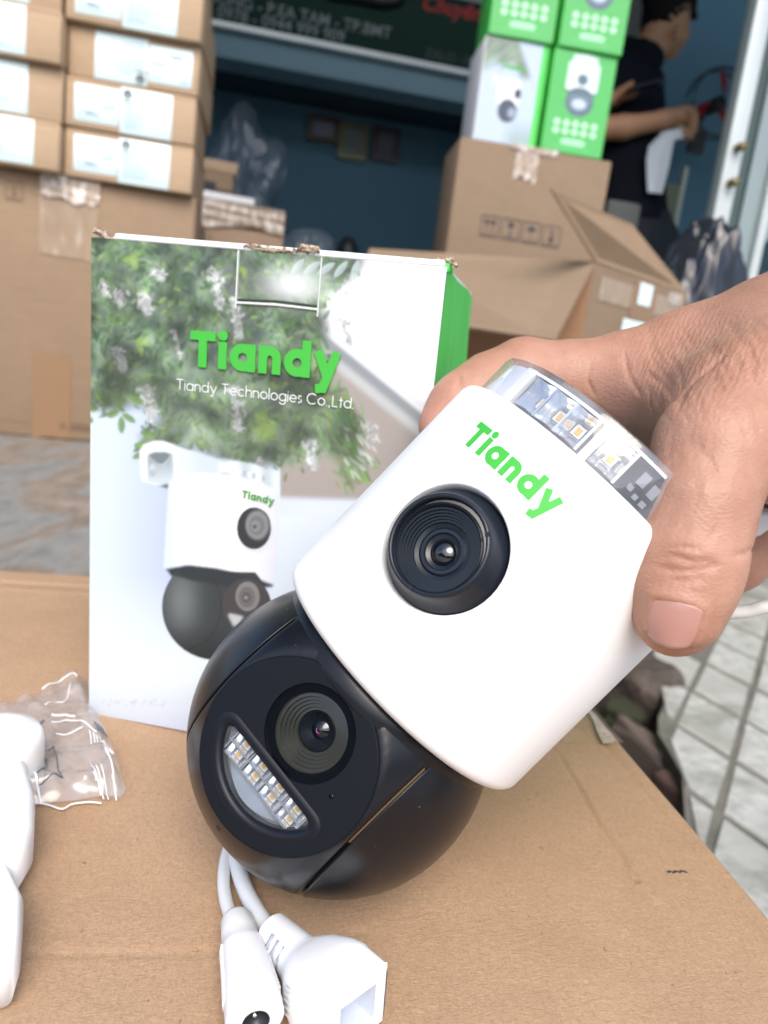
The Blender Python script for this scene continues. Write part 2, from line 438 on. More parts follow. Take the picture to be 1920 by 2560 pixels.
# soil and far ground
m = pmat('soil', (.09, .075, .055), .9); B = NB(m); co = B.coord()
n1 = B.noise(co, 9, 6, .65); n2 = B.noise(co, 60, 4)
B.col(B.mix(.5, B.ramp(n1, [(.3, (.012, .012, .009)), (.5, (.045, .038, .028)), (.62, (.022, .03, .014)), (.8, (.08, .07, .055))]), B.ramp(n2, [(.3, (.015, .014, .011)), (.7, (.075, .065, .05))])))
B.nrm(B.bump(n2, .9, .02)); M_SOIL = m
gx = np.concatenate([[-90, -20, -6], np.linspace(-2.2, 2.6, 49), [6, 20, 90]]); gy = np.concatenate([[-90, -20, -5], np.linspace(-1.2, 3.2, 45), [9, 20, 90]])
GX, GY = np.meshgrid(gx, gy, indexing='ij')
GZ = -.085 + .02 * np.sin(GX * 13 + 1.3 * GY) * np.cos(GY * 11 - GX * 3)
V = np.stack([GX, GY, GZ], -1).reshape(-1, 3); nX, nY = GX.shape
F = np.array([[i * nY + j, (i + 1) * nY + j, (i + 1) * nY + j + 1, i * nY + j + 1] for i in range(nX - 1) for j in range(nY - 1)])
tag(obj('ground', V, F, M_SOIL, smooth=True), kind='structure')

# pavement: mortar bed sheet + separate tiles
m = pmat('mortar', (.20, .20, .175), .92); B = NB(m); co = B.coord(); n1 = B.noise(co, 7, 5); n2 = B.noise(co, 120, 4)
B.col(B.mix(.45, B.ramp(n1, [(.35, (.06, .075, .055)), (.55, (.18, .175, .145))]), B.ramp(n2, [(.3, (.08, .085, .07)), (.7, (.22, .215, .185))]))); B.nrm(B.bump(n2, .8, .004)); M_MORT = m
m = pmat('paving', (.50, .52, .50), .85); B = NB(m); co = B.coord(); n1 = B.noise(co, 5, 6, .6); n2 = B.noise(co, 40, 5, .65); n3 = B.noise(co, 5.5, 4, .55, .8)
c = B.ramp(n2, [(.28, (.28, .29, .27)), (.5, (.42, .435, .41)), (.75, (.56, .575, .55))])
c = B.mix(B.ramp(n1, [(.52, (0, 0, 0)), (.64, (1, 1, 1))]), c, (.33, .335, .305)); c = B.mix(B.ramp(n3, [(.52, (0, 0, 0)), (.66, (.85, .85, .85))]), c, (.20, .215, .175))
B.col(c); B.nrm(B.bump(n2, .6, .006)); M_PAVE = m
edge = [onz(*p, 0.)[:2] for p in [(1560, 1500), (1628, 1650), (1654, 1765), (1646, 1810), (1690, 1925), (1722, 2030), (1732, 2100), (1738, 2200), (1745, 2420)]]
edge = [edge[0] + (edge[0] - edge[1]) * 6] + edge
def clip(poly, p, q):      # keep the side to the right of p->q
    out = []; d = q - p; s = [d[0] * (v[1] - p[1]) - d[1] * (v[0] - p[0]) for v in poly]
    for i in range(len(poly)):
        a, b = poly[i], poly[(i + 1) % len(poly)]; sa, sb = s[i], s[(i + 1) % len(poly)]
        if sa >= 0: out.append(a)
        if (sa >= 0) != (sb >= 0): out.append(a + (b - a) * (sa / (sa - sb)))
    return out
def edge_x(y):
    ys = [e[1] for e in edge]; xs = [e[0] for e in edge]
    return np.interp(-y, [-v for v in ys], xs)
ys_ = np.linspace(edge[0][1], edge[-1][1], 60)
bv = [(edge_x(y) + .008 * math.sin(y * 70), y, .0005) for y in ys_] + [(14, edge[-1][1], .0005), (14, edge[0][1], .0005)]
nb = len(bv); V = bv + [(x, y, -.09) for x, y, _ in bv]
F = [tuple(range(nb))] + [((i + 1) % nb, i, nb + i, nb + (i + 1) % nb) for i in range(nb)]
pave = tag(obj('pavement', V, F, M_MORT), kind='structure'); pave.data.materials.append(M_SOIL); pave.data.polygons.foreach_set('material_index', [0] + [1] * (len(F) - 1))
t1 = np.array([.0945, .1665]); t2 = np.array([.0625, -.1125]); o0 = np.array([.6505, 1.171])
g = .0072; cnt = 0
for i in range(-9, 14):
    for j in range(-7, 14):
        p = o0 + t1 * i + t2 * j
        a = t1 / np.linalg.norm(t1); b = t2 / np.linalg.norm(t2)
        L1, L2 = np.linalg.norm(t1), np.linalg.norm(t2)
        ga = .0105; q = [p + a * ga + b * g, p + a * (L1 - ga) + b * g, p + a * (L1 - ga) + b * (L2 - g), p + a * ga + b * (L2 - g)]
        cen = sum(q) / 4
        if not (.2 < cen[0] < 2.8 and .1 < cen[1] < 3.4): continue
        if cen[0] < .86 and cen[1] > 1.75: continue
        q = [v + rng.normal(0, .0014, 2) for v in q]
        ex = [v[0] - edge_x(v[1]) for v in q]
        if max(ex) < .01: continue
        if (q[1] - q[0])[0] * (q[2] - q[1])[1] - (q[1] - q[0])[1] * (q[2] - q[1])[0] < 0: q = q[::-1]
        if min(ex) < 0:
            y1_, y2_ = cen[1] + .09, cen[1] - .09
            q = clip(q, np.array([edge_x(y1_) + .010, y1_]), np.array([edge_x(y2_) + .010, y2_]))
        if len(q) < 3: continue
        n4 = len(q); area = .5 * abs(sum(q[k][0] * q[(k + 1) % n4][1] - q[(k + 1) % n4][0] * q[k][1] for k in range(n4)))
        if area < .0003: continue
        cnt += 1
        if cnt > 290: break
        z = rng.normal(.0038, .0006); cc = sum(q) / n4
        top = [(v[0] * .975 + cc[0] * .025, v[1] * .975 + cc[1] * .025, z) for v in q]; mid = [(v[0], v[1], z - .0025) for v in q]; low = [(v[0], v[1], -.02) for v in q]
        F = [tuple(range(n4))] + [((k + 1) % n4, k, n4 + k, n4 + (k + 1) % n4) for k in range(n4)] + [(n4 + (k + 1) % n4, n4 + k, 2 * n4 + k, 2 * n4 + (k + 1) % n4) for k in range(n4)]
        obj('paving_tile', top + mid + low, F, M_PAVE, pave, smooth=False)

m = pmat('street_concrete', (.42, .41, .39), .85); B = NB(m); n1 = B.noise(B.coord(), 3, 5); B.col(B.ramp(n1, [(.3, (.36, .355, .34)), (.7, (.47, .465, .45))]))
tag(obj('street', [(-90, -90, -.03), (90, -90, -.03), (90, -.35, -.03), (-90, -.35, -.03)], [(0, 1, 2, 3)], m), kind='structure')
L = []; g_ = np.random.default_rng(3); x = -40.
while x < 40:
    wd_ = g_.uniform(4, 7); L.append(box_vf(x, x + wd_ - .05, -22, -16 - g_.uniform(0, .6), -.03, g_.uniform(3.2, 6.0))); x += wd_
V, F = join_vf(L); m = pmat('opposite_walls', (.12, .115, .10), .9); B = NB(m); B.col(B.ramp(B.noise(B.coord(scale=(.4, 1, 1)), .9, 4), [(.35, (.045, .06, .04)), (.55, (.16, .15, .13)), (.7, (.24, .21, .17))])); tag(obj('street_far_side', V, F, m), kind='structure')
# stones in the gap beside the pavement
m = pmat('rock', (.13, .10, .08), .9); B = NB(m); co = B.coord(); n1 = B.noise(co, 14, 6, .7); n2 = B.noise(co, 80, 4)
B.col(B.mix(.4, B.ramp(n1, [(.3, (.025, .018, .016)), (.5, (.08, .06, .05)), (.7, (.17, .14, .12))]), B.ramp(n2, [(.3, (.02, .018, .016)), (.7, (.12, .10, .085))]))); B.nrm(B.bump(n1, .9, .02)); M_ROCK = m
def rock(px, py, z, sx, sy, sz, rz, label, m=M_ROCK):
    bm = bmesh.new(); bmesh.ops.create_icosphere(bm, subdivisions=4, radius=1)
    ph = rng.uniform(0, 9, 6)
    for v in bm.verts:
        c = v.co; d = 1 + .16 * math.sin(c.x * 3 + ph[0]) * math.cos(c.y * 3.3 + ph[1]) + .09 * math.sin(c.z * 7 + ph[2] + c.x * 4) + .05 * math.sin(c.y * 13 + ph[3]) * math.sin(c.x * 11 + ph[4])
        v.co = Vector((max(-.8, min(.8, c.x * d)) * sx, max(-.85, min(.85, c.y * d)) * sy, max(-.7, min(.72, c.z * d)) * sz))
    me = bpy.data.meshes.new('rock'); bm.to_mesh(me); bm.free(); me.materials.append(m); me.polygons.foreach_set('use_smooth', [True] * len(me.polygons))
    o = link(bpy.data.objects.new('rock', me)); p = onz(px, py, z); o.location = (p[0], p[1], z); o.rotation_euler = (0, 0, rz)
    return tag(o, label, 'rock')
rock(1578, 1715, -.04, .085, .13, .10, .5, 'rough dark brown rock wedged between the carton and the broken pavement edge')
rock(1625, 1900, -.06, .026, .13, .05, .30, 'long grey brown stone lying along the pavement edge in the dark gap', pmat('kerb_stone', (.13, .105, .09), .9))
rock(1690, 2010, -.06, .018, .07, .045, .28, 'small reddish stone at the narrow lower end of the dark gap', pmat('reddish_stone', (.12, .075, .065), .9))
rock(1560, 1800, -.07, .05, .05, .045, 1.2, 'small mossy stone in the dark gap under the rough brown rock', pmat('mossy_stone', (.03, .038, .018), .95))

# raised concrete floor of the shop
m = pmat('shop_concrete', (.24, .23, .21), .8); B = NB(m); co = B.coord(scale=(1, .36, 1)); n1 = B.noise(co, 9, 7, .68, .5); n2 = B.noise(co, 55, 5, .65)
c = B.ramp(n1, [(.30, (.10, .11, .11)), (.46, (.22, .23, .22)), (.54, (.19, .135, .09)), (.62, (.28, .215, .16)), (.74, (.34, .31, .27))])
c = B.mix(.35, c, B.ramp(n2, [(.3, (.12, .11, .10)), (.7, (.36, .34, .31))])); B.col(c); B.nrm(B.bump(n2, .3, .004)); M_CONC = m
fl = [(-6, .72), (.09, .72), (.18, .9), (.29, 1.2), (.54, 1.7), (.95, 2.4), (1.05, 2.9), (1.6, 4.0), (6, 4.6), (6, 9), (-6, 9)]
nf = len(fl); V = [(x, y, SHOPZ) for x, y in fl] + [(x, y, -.12) for x, y in fl]
tag(obj('shop_floor', V, [tuple(range(nf))] + [((i + 1) % nf, i, nf + i, nf + (i + 1) % nf) for i in range(nf)], M_CONC), kind='structure')

# ------------------------------------------------------------------ shop room
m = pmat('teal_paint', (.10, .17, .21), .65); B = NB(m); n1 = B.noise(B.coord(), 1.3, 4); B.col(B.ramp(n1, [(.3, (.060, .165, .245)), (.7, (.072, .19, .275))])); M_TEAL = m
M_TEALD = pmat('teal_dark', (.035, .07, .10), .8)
M_BEAM = pmat('teal_beam', (.27, .46, .56), .6)
YAW = math.radians(11)
ux, uy = math.cos(YAW), math.sin(YAW)
shop = thing('shop_building', 'open shop interior with dark teal painted walls behind the stacked cartons', 'building', (0, 5.0, SHOPZ), rz=YAW)
RW = 7.0; RH = 3.6
bbox('back_wall', -RW / 2 - .5, RW / 2 + 1, .62, .77, 0, RH, M_TEAL, shop)
bbox('side_wall', -2.35, -2.2, -2.55, .62, 0, RH, M_TEAL, shop)
bbox('side_wall', 2.75, 2.9, -2.2, .62, 0, RH, M_TEAL, shop)
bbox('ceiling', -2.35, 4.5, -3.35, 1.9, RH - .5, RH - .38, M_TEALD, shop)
bbox('daylight_blocker', -3.2, 4.0, -3.95, -2.2, 2.30, 2.34, pmat('blocker_sheet', (.10, .16, .20), .6), shop)  # unseen roof sheet added to keep daylight out of the shop
# ceiling beam with the sign fixed to it
_bn = np.array([-uy, ux, 0]); _bp = np.array([0, 5.0, 0]) - _bn * .10
zb0 = float(onplane(870, 202, _bp, _bn)[2]) - SHOPZ; zb1 = float(onplane(870, 118, _bp - _bn * .06, _bn)[2]) - SHOPZ
bbox('ceiling_beam', -2.2, 2.75, -.10, .14, zb0, RH - .51, M_BEAM, shop)
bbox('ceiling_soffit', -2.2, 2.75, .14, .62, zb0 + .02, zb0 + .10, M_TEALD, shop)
# partition to the right carrying the fan
bbox('partition_wall', .98, 2.75, -.85, -.75, 0, RH, M_TEAL, shop)

fontcurve = {}
def font_mesh(txt, size, m, name, parent, loc, rot, shear=0, bold=0.0):
    cu = bpy.data.curves.new(name, 'FONT'); cu.body = txt; cu.size = size; cu.offset = bold; cu.shear = shear
    o = bpy.data.objects.new(name, cu); COL.objects.link(o)
    dg = bpy.context.evaluated_depsgraph_get(); me = bpy.data.meshes.new_from_object(o.evaluated_get(dg))
    bpy.data.objects.remove(o); bpy.data.curves.remove(cu); me.materials.clear(); me.materials.append(m)
    r = link(bpy.data.objects.new(name, me), parent); r.location = loc; r.rotation_euler = rot; return r
# shop sign
SG = thing('shop_sign', 'dark green signboard with white numbers and a red slogan, fixed to the beam', 'sign', (0, 0, 0), mat4=shop.matrix_world.copy())
SG.matrix_world = Matrix.Translation((0, 5.0, SHOPZ)) @ Matrix.Rotation(YAW, 4, 'Z')
s0 = zb1 + .005
M_SGREEN = pmat('sign_green', (.004, .040, .028), .8); M_SGREY = pmat('sign_grey', (.40, .44, .46), .4); M_SRED = pmat('sign_red', (.55, .03, .04), .4); M_STXT = pmat('sign_white', (.30, .35, .36), .5)
bbox('green_panel', -2.1, 2.6, -.16, -.12, s0, s0 + .36, M_SGREEN, SG)
bbox('grey_panel', -.35, 2.6, -.155, -.12, s0 + .364, s0 + 1.1, M_SGREY, SG)
bbox('green_panel', -2.1, -.352, -.16, -.12, s0 + .364, s0 + 1.1, M_SGREEN, SG)
bbox('sign_frame', -2.12, 2.62, -.17, -.11, s0 - .03, s0 - .002, pmat('sign_alu', (.55, .6, .6), .35, .6), SG)
def sign_loc(px, py):
    P = onplane(px, py, np.array([0, 5.0, 0]) - _bn * .166, _bn); P = P - np.array([0, 5.0, SHOPZ]); return (P[0] * ux + P[1] * uy, -.166, P[2])
R90 = (math.pi / 2, 0, 0)
font_mesh('ƯƠNG - P.EA TAM - TP.BMT', .085, M_STXT, 'lettering', SG, sign_loc(515, 3), R90, bold=.001)
font_mesh('ĐT: 0978 - 0944 999 909', .085, M_STXT, 'lettering', SG, sign_loc(470, 28), R90, bold=.001)
font_mesh('ZALO : 0944 999 909', .07, pmat('sign_faint', (.10, .13, .13), .5), 'lettering', SG, sign_loc(1062, 142), R90)
font_mesh('Chuyên Thi Công Lắp Đặt', .115, M_SRED, 'lettering', SG, sign_loc(1052, 22), R90, shear=.3, bold=.002)
V, F = tube_vf(smooth_path([sign_loc(800, -20), sign_loc(900, -5), sign_loc(960, 6), sign_loc(1010, -4)], 14), [(.02, .02)] + [(.05, .04)] * 12 + [(.02, .02)], 10)
obj('printed_product', V, F, M_PCB, SG, True)

# framed certificates on the back wall
def wall_point(px, py, off=0.):
    p0 = np.array([0, 5.0, 0]) + np.array([-uy, ux, 0]) * (.62 - off)
    return onplane(px, py, p0, np.array([-uy, ux, 0]))
def framed(x0, y0, x1, y1, mfr, mpic, label):
    a = wall_point(x0, y0, .02); b = wall_point(x1, y1, .02)
    wv = math.hypot(b[0] - a[0], b[1] - a[1]); h = a[2] - wall_point(x0, y1, .02)[2]
    t = thing('picture_frame', label, 'picture frame', (a[0], a[1], a[2] - h), group='framed certificates on the back wall', rz=YAW)
    f = .035
    L = [box_vf(0, wv, -.02, .012, 0, f), box_vf(0, wv, -.02, .012, h - f, h), box_vf(0, f, -.02, .012, f, h - f), box_vf(wv - f, wv, -.02, .012, f, h - f)]
    V, F = join_vf(L); obj('frame', V, F, mfr, t)
    o = bbox('certificate', f, wv - f, -.006, .008, f, h - f, mpic, t)
    return t
MF1 = pmat('frame_brown', (.10, .075, .05), .4); MF2 = pmat('frame_olive', (.20, .20, .10), .4); MF3 = pmat('frame_dark', (.07, .05, .06), .4)
framed(773, 283, 845, 350, MF1, pmat('cert_pale', (.24, .27, .38), .5), 'brown framed landscape certificate, leftmost of the three on the teal wall')
framed(852, 305, 913, 396, MF2, pmat('cert_grey', (.17, .23, .24), .5), 'olive framed upright certificate, middle of the three on the teal wall')
framed(936, 313, 992, 400, MF3, pmat('cert_dark', (.11, .13, .17), .5), 'dark framed upright certificate, rightmost of the three on the teal wall')

# wall fan with red blades
fp = at(1786, 264, 3.70)
fan = thing('wall_fan', 'black wire wall fan with red blades on the wall behind the standing man', 'fan', fp, rz=YAW)
M_FB = pmat('fan_black', (.015, .02, .025), .4); M_FR = pmat('fan_red', (.38, .02, .025), .35)
V, F = join_vf([tube_vf([(math.cos(a) * .155, -.03 * s, math.sin(a) * .155) for a in np.linspace(0, 2 * math.pi, 49)], .006, 6, caps=False) for s in (0, 2)])
obj('guard_ring', V, F, M_FB, fan, True)
L = []
for k in range(28):
    a = 2 * math.pi * k / 28
    L.append(tube_vf([(math.cos(a) * r, -.06 - .045 * math.sqrt(max(0, 1 - (r / .16) ** 2)), math.sin(a) * r) for r in np.linspace(.03, .155, 6)], .0012, 4))
V, F = join_vf(L); tag(obj('guard_wire', V, F, M_FB, fan), kind='stuff')
for k in range(3):
    a0 = math.radians(60 + 120 * k); V = []; F = []
    for i in range(9):
        r = .03 + .115 * i / 8; wd = .5 * math.sin(.5 + 2.2 * i / 8)
        for j in range(5):
            a = a0 + wd * (j / 4 - .2) + .5 * i / 8; V.append((math.cos(a) * r, -.02 - .025 * (j / 4), math.sin(a) * r))
    for i in range(8):
        for j in range(4): F.append((i * 5 + j, (i + 1) * 5 + j, (i + 1) * 5 + j + 1, i * 5 + j + 1))
    F2 = [tuple(reversed(f)) for f in F]; V2 = V + [(x, y + .003, z) for x, y, z in V]; F = F + [tuple(i + 45 for i in f) for f in F2]
    obj('blade', V2, F, M_FR, fan, True)
V, F = lathe([(0, -.06), (.03, -.055), (.034, -.03), (.034, .06), (.02, .10), (0, .10)], 24, 'y'); obj('motor', V, F, M_FB, fan, True)
V, F = tube_vf(smooth_path([(0, .08, 0), (0, .11, -.05), (0, .10, -.14)], 8), .014, 10); obj('stem', V, F, M_FB, fan, True)
bbox('wall_plate', -.04, .04, .09, .12, -.20, -.10, M_FB, fan)

# aluminium sliding door at the right of the shop front
M_ALU = pmat('alu_white', (.62, .68, .68), .35, .2); M_ALUD = pmat('alu_dark', (.05, .085, .085), .5); M_ALUG = pmat('alu_grey', (.26, .33, .34), .45, .2); M_BRASS = pmat('latch_brass', (.23, .19, .09), .4, .6)
dp = at(1845, 300, 2.05)
door = thing('sliding_door', 'white aluminium framed glass door standing open at the right edge of the shop', 'door', (dp[0], dp[1], SHOPZ), rz=math.radians(8))
bbox('door_stile', -.024, .024, -.02, .03, 0, 2.6, M_ALU, door, .003)
bbox('door_channel', .026, .060, .0, .03, 0, 2.6, M_ALUD, door)
bbox('door_panel', .062, .112, -.01, .03, 0, 2.6, M_ALUG, door)
bbox('door_stile', .114, .139, -.03, .03, 0, 2.6, M_ALU, door, .003)
bbox('glass_pane', .141, .80, -.002, .004, .06, 2.6, M_SHOPGL, door)
bbox('door_rail', .141, .80, -.015, .02, 0, .058, M_ALU, door)
for zz in (at(1843, 372, 2.05)[2] - SHOPZ, at(1826, 455, 2.05)[2] - SHOPZ):
    V, F = lathe([(0, -.034), (.010, -.034), (.012, -.02), (.012, 0)], 16, 'y'); o = obj('latch', V, F, M_BRASS, door, True); o.location = (.004, -.02, zz)
# olive board and pale pole behind the man
pb = at(1665, 500, 3.0); t = thing('olive_board', 'olive green board leaning on the wall behind the black rubbish bag', 'board', (pb[0], pb[1], SHOPZ), rz=YAW)
bbox('panel', -.045, .045, -.01, .01, 0, 1.05, pmat('olive', (.16, .17, .10), .6), t)
bbox('edge_strip', .047, .066, -.012, .012, 0, 1.12, pmat('pale_strip', (.45, .46, .38), .5), t)

# ==================================================================== CARTONS BEHIND
def wfor(P, yaw, px, lo=.01, hi=3.):
    u = np.array([math.cos(yaw), math.sin(yaw), 0])
    for _ in range(40):
        mid = (lo + hi) / 2
        if proj(P + u * mid)[0][0] < px: lo = mid
        else: hi = mid
    return lo
def zfor(P, py):
    lo, hi = P[2] - 2, P[2] + 3.
    for _ in range(40):
        mid = (lo + hi) / 2
        if proj(np.array([P[0], P[1], mid]))[1][0] > py: lo = mid
        else: hi = mid
    return lo
def carton(name, label, P, yaw, wd, dp, h, mt, group=None, cat='box', right=False, bev=.003):
    """P = front bottom left corner (front bottom right when right=True); faces are panels with closing flaps"""
    u = np.array([math.cos(yaw), math.sin(yaw), 0])
    P = np.array(P) - (u * wd if right else 0)
    t = thing(name, label, cat, P, group=group, rz=yaw)
    bbox('carton_body', 0, wd, 0, dp, 0, h, mt, t, bev)
    return t
def panel(name, t, x0, x1, z0, z1, y, m, th=.0006):
    return bbox(name, x0, x1, y - th, y + th * .5, z0, z1, m, t)
def handling_mark(t, name, x, z, s, kind, m=M_INK):
    """framed shipping symbol, drawn as a flat printed sheet on the front face"""
    lw = .05
    def fr(X, Y):
        d = np.maximum(np.abs(X) - .5, np.abs(Y) - .55); D = np.abs(d) - lw / 2
        D = np.minimum(D, np.maximum(np.abs(X) - .42, np.abs(Y + .42) - .02))
        if kind == 'up':
            for sx in (-.18, .18):
                D = np.minimum(D, np.maximum(np.abs(X - sx) - .035, np.abs(Y - .02) - .25)); D = np.minimum(D, np.maximum(np.abs(X - sx) + (Y - .30) * .8 - .10, .16 - Y))
        if kind == 'glass':
            D = np.minimum(D, np.maximum(np.hypot(X, Y - .28) - .2, Y - .38)); D = np.minimum(D, np.maximum(np.abs(X) - .03, np.abs(Y + .02) - .25)); D = np.minimum(D, np.maximum(np.abs(X) - .15, np.abs(Y + .27) - .025))
        if kind == 'rain':
            D = np.minimum(D, np.maximum(np.hypot(X, Y - .10) - .26, .10 - Y)); D = np.minimum(D, np.maximum(np.abs(X) - .02, np.abs(Y + .08) - .22))
        if kind == 'stack':
            D = np.minimum(D, np.abs(np.maximum(np.abs(X) - .14, np.abs(Y - .22) - .10)) - .02); D = np.minimum(D, np.maximum(np.abs(X) - .14, np.abs(Y + .16) - .12)); D = np.minimum(D, np.maximum(np.abs(X) - .02, np.abs(Y - .0) - .1))
        return D
    V, F = sheet2d(fr, -.56, .56, -.62, .62, .02)
    return obj(name, [(x + a * s, -.0012, z + b * s) for a, b in V], F, m, t)

# big carton at the left with taped top
PBR = onz(453, 1126, SHOPZ); yb = math.radians(13)
ZTL = zfor(PBR, 494)
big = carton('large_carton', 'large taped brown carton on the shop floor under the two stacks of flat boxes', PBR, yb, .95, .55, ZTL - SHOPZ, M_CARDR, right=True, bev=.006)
hB = ZTL - SHOPZ
def loc_on(t, px, py):      # photo point -> local coordinates on the front face of a carton
    Mw = np.array(t.matrix_world); n = -Mw[:3, 1]; P = onplane(px, py, Mw[:3, 3], n); q = P - Mw[:3, 3]
    return float(q @ Mw[:3, 0]), float(q @ Mw[:3, 2])
x0, z0 = loc_on(big, 100, 446); x1, _ = loc_on(big, 248, 470); _, zt = loc_on(big, 200, 650)
def tape_strip(name, t, x0, x1, z0, z1, y, m, ragged=.004, n=14, wave=.0012):
    V = []; F = []; k = 9
    for i in range(n + 1):
        v = z0 + (z1 - z0) * i / n
        for j in range(k):
            uu = j / (k - 1); rg = ragged * rng.normal() if i == 0 else 0
            V.append((x0 + (x1 - x0) * uu + (.001 * math.sin(i * 1.7) if j in (0, k - 1) else 0), y - .0012 - wave * abs(math.sin(3.1 * uu * k + i * .6 + rng.normal() * .3)), v + rg))
    for i in range(n):
        for j in range(k - 1): F.append((i * k + j, i * k + j + 1, (i + 1) * k + j + 1, (i + 1) * k + j))
    return obj(name, V, F, m, t, True)
tape_strip('tape', big, x0, x1, zt, hB - .004, 0, M_TAPE, .002, wave=.0006)
tape_strip('tape', big, x0 + .003, x1 + .002, hB - .045, hB + .002, -.002, M_TAPEW, .004, wave=.002)
xa, za = loc_on(big, 84, 880); xb, _ = loc_on(big, 180, 890)
tape_strip('tape', big, xa, xb, .004, za, 0, pmat('brown_tape', (.27, .165, .09), .35), .002, wave=.0004)
xa, za = loc_on(big, 36, 478); handling_mark(big, 'printed_mark', xa, za, .030, 'stack', pmat('ink_faded', (.20, .12, .08), .7))
xa, za = loc_on(big, 187, 1066)
o = font_mesh('BOX06', .02, pmat('ink_brown', (.16, .10, .06), .7), 'lettering', big, (xa - .03, -.0015, za - .008), R90, bold=.0006)
V, F = join_vf([box_vf(-1, 1, -.001, .001, 0, .0016)])   # fold line near the bottom
panel('fold_line', big, 0, .95, .030, .0315, -.0004, pmat('fold_dark', (.24, .15, .09), .8), .0006)

# flat boxes with paper labels
def flat_box(P, yaw, wd, h, label, lab=None, flip=False, jx=0.0, group='flat brown boxes with white labels', dp=.30, right=False, mt=None):
    t = carton('flat_box', label, P, yaw, wd, dp, h - .0012, mt or M_CARDP, group=group, right=right, bev=.0035)
    # tuck flap line on the visible right side and lid seam
    panel('lid_seam', t, .003, wd - .003, h - .0075, h - .0062, -.0003, pmat('seam', (.40, .27, .17), .8) if 'seam' not in bpy.data.materials else bpy.data.materials['seam'], .0005)
    bbox('tuck_flap', wd - .0005, wd + .0012, .03, dp * .8, .006, h - .012, M_CARDP, t)
    for (a, b, z0, z1, kind) in (lab or []):
        l = bbox('label', a * wd, b * wd, -.0009, .0002, z0 * h, z1 * h, M_LABEL, t, .0001, 1)
        L = []; W = (b - a) * wd; H = (z1 - z0) * h; s = -1 if flip else 1
        cx, cz = (a + b) / 2 * wd, (z0 + z1) / 2 * h
        def bar(u0, u1, v, th): 
            xa, xb = sorted((cx + s * u0 * W, cx + s * u1 * W)); zc = cz + s * v * H; L.append(box_vf(xa, xb, -.0013, -.0009, zc - th / 2, zc + th / 2))
        if kind == 'big':
            for k in range(15): 
                v = .30 - .048 * k; u0 = -.20 if k < 2 else -.42
                bar(u0, u0 + rng.uniform(.35, .8) * (.44 - u0 if k > 1 else .5), v, .0011)
            V, F = join_vf(L); tag(obj('printed_lines', V, F, M_INKS, l), kind='stuff')
            L.clear(); cxm, czm = cx - s * .37 * W, cz + s * .36 * H
            V, F = join_vf([tube_vf([(cxm + .0075 * math.cos(q), -.0012, czm + .0075 * math.sin(q)) for q in np.linspace(0, 6.283, 13)], .0014, 5), box_vf(cxm - .004, cxm + .004, -.0015, -.0009, czm - .003, czm + .004), box_vf(cxm - .009, cxm + .012, -.0014, -.0009, czm - s * .0125 - .001, czm - s * .0125 + .001)])
            obj('printed_mark', V, F, M_INK, l)
        else:
            bar(-.42, -.22, .38, .0022); bar(.2, .42, .36, .0014); bar(.25, .42, .22, .0012); bar(.10, .42, -.02, .0042); bar(-.42, -.05, -.22, .0018); bar(-.25, .06, -.27, .0040); bar(-.42, .1, -.38, .0012)
            V, F = join_vf(L); tag(obj('printed_lines', V, F, M_INKS, l), kind='stuff')
    return t
yB = math.radians(11)
P0 = onz(160, 437, ZTL); wB = wfor(P0, yB, 478); hb = .0885
zs = ZTL
LABS = [(.07, .405, .13, .86, 'small'), (.415, .815, .02, .93, 'big')]
namesB = ['bottom box of the right hand stack of flat brown boxes, resting on the large carton', 'flat brown box second from the bottom of the right hand stack', 'flat brown box third up in the right hand stack, its labels upside down and swapped', 'flat brown box fourth up in the right hand stack, sticking out furthest left', 'topmost visible box of the right hand stack, cut off by the top of the photo']
bx = [(160, 437), (161, None), (170, None), (168, None), (178, None)]
for k in range(5):
    P = np.array([P0[0], P0[1], zs]); u = np.array([math.cos(yB), math.sin(yB), 0])
    tx = [160, 163, 169, 168, 180][k]; s = 0.
    lo, hi = -.1, .1
    for _ in range(30):
        mid = (lo + hi) / 2
        if proj(P + u * mid)[0][0] < tx: lo = mid
        else: hi = mid
    P = P + u * lo + np.array([.004, -.018, 0]) * [0, .3, .0, 1., .2][k]
    if k == 2: flat_box(P, yB - .02, wB, hb, namesB[k], [(.20, .60, .02, .93, 'big'), (.61, .945, .13, .86, 'small')], True)
    else: flat_box(P, yB + [0, .01, 0, -.02, .015][k], wB + [0, 0, 0, .004, -.006][k], hb + [0, 0, 0, .004, 0][k], namesB[k], LABS)
    zs += hb + [0, 0, 0, .004, 0][k]
P1 = onz(147, 430, ZTL); zs = ZTL
namesA = ['bottom box of the left hand stack of flat brown boxes', 'flat brown box second from the bottom of the left hand stack', 'flat brown box third up in the left hand stack', 'flat brown box fourth up in the left hand stack', 'topmost visible box of the left hand stack in the corner of the photo']
for k in range(5):
    h = [.087, .095, .088, .092, .09][k]
    P = np.array([P1[0] + [0, .0, .004, -.002, .004][k], P1[1] + [0, .008, -.012, 0, .01][k], zs])
    flat_box(P, yB + [0, .01, -.02, .01, 0][k], .275, h, namesA[k], [(.43, [.835, .78, .78, .80, .80][k], .05, .96, 'big'), (.08, .42, .13, .86, 'small')], right=True)
    zs += h

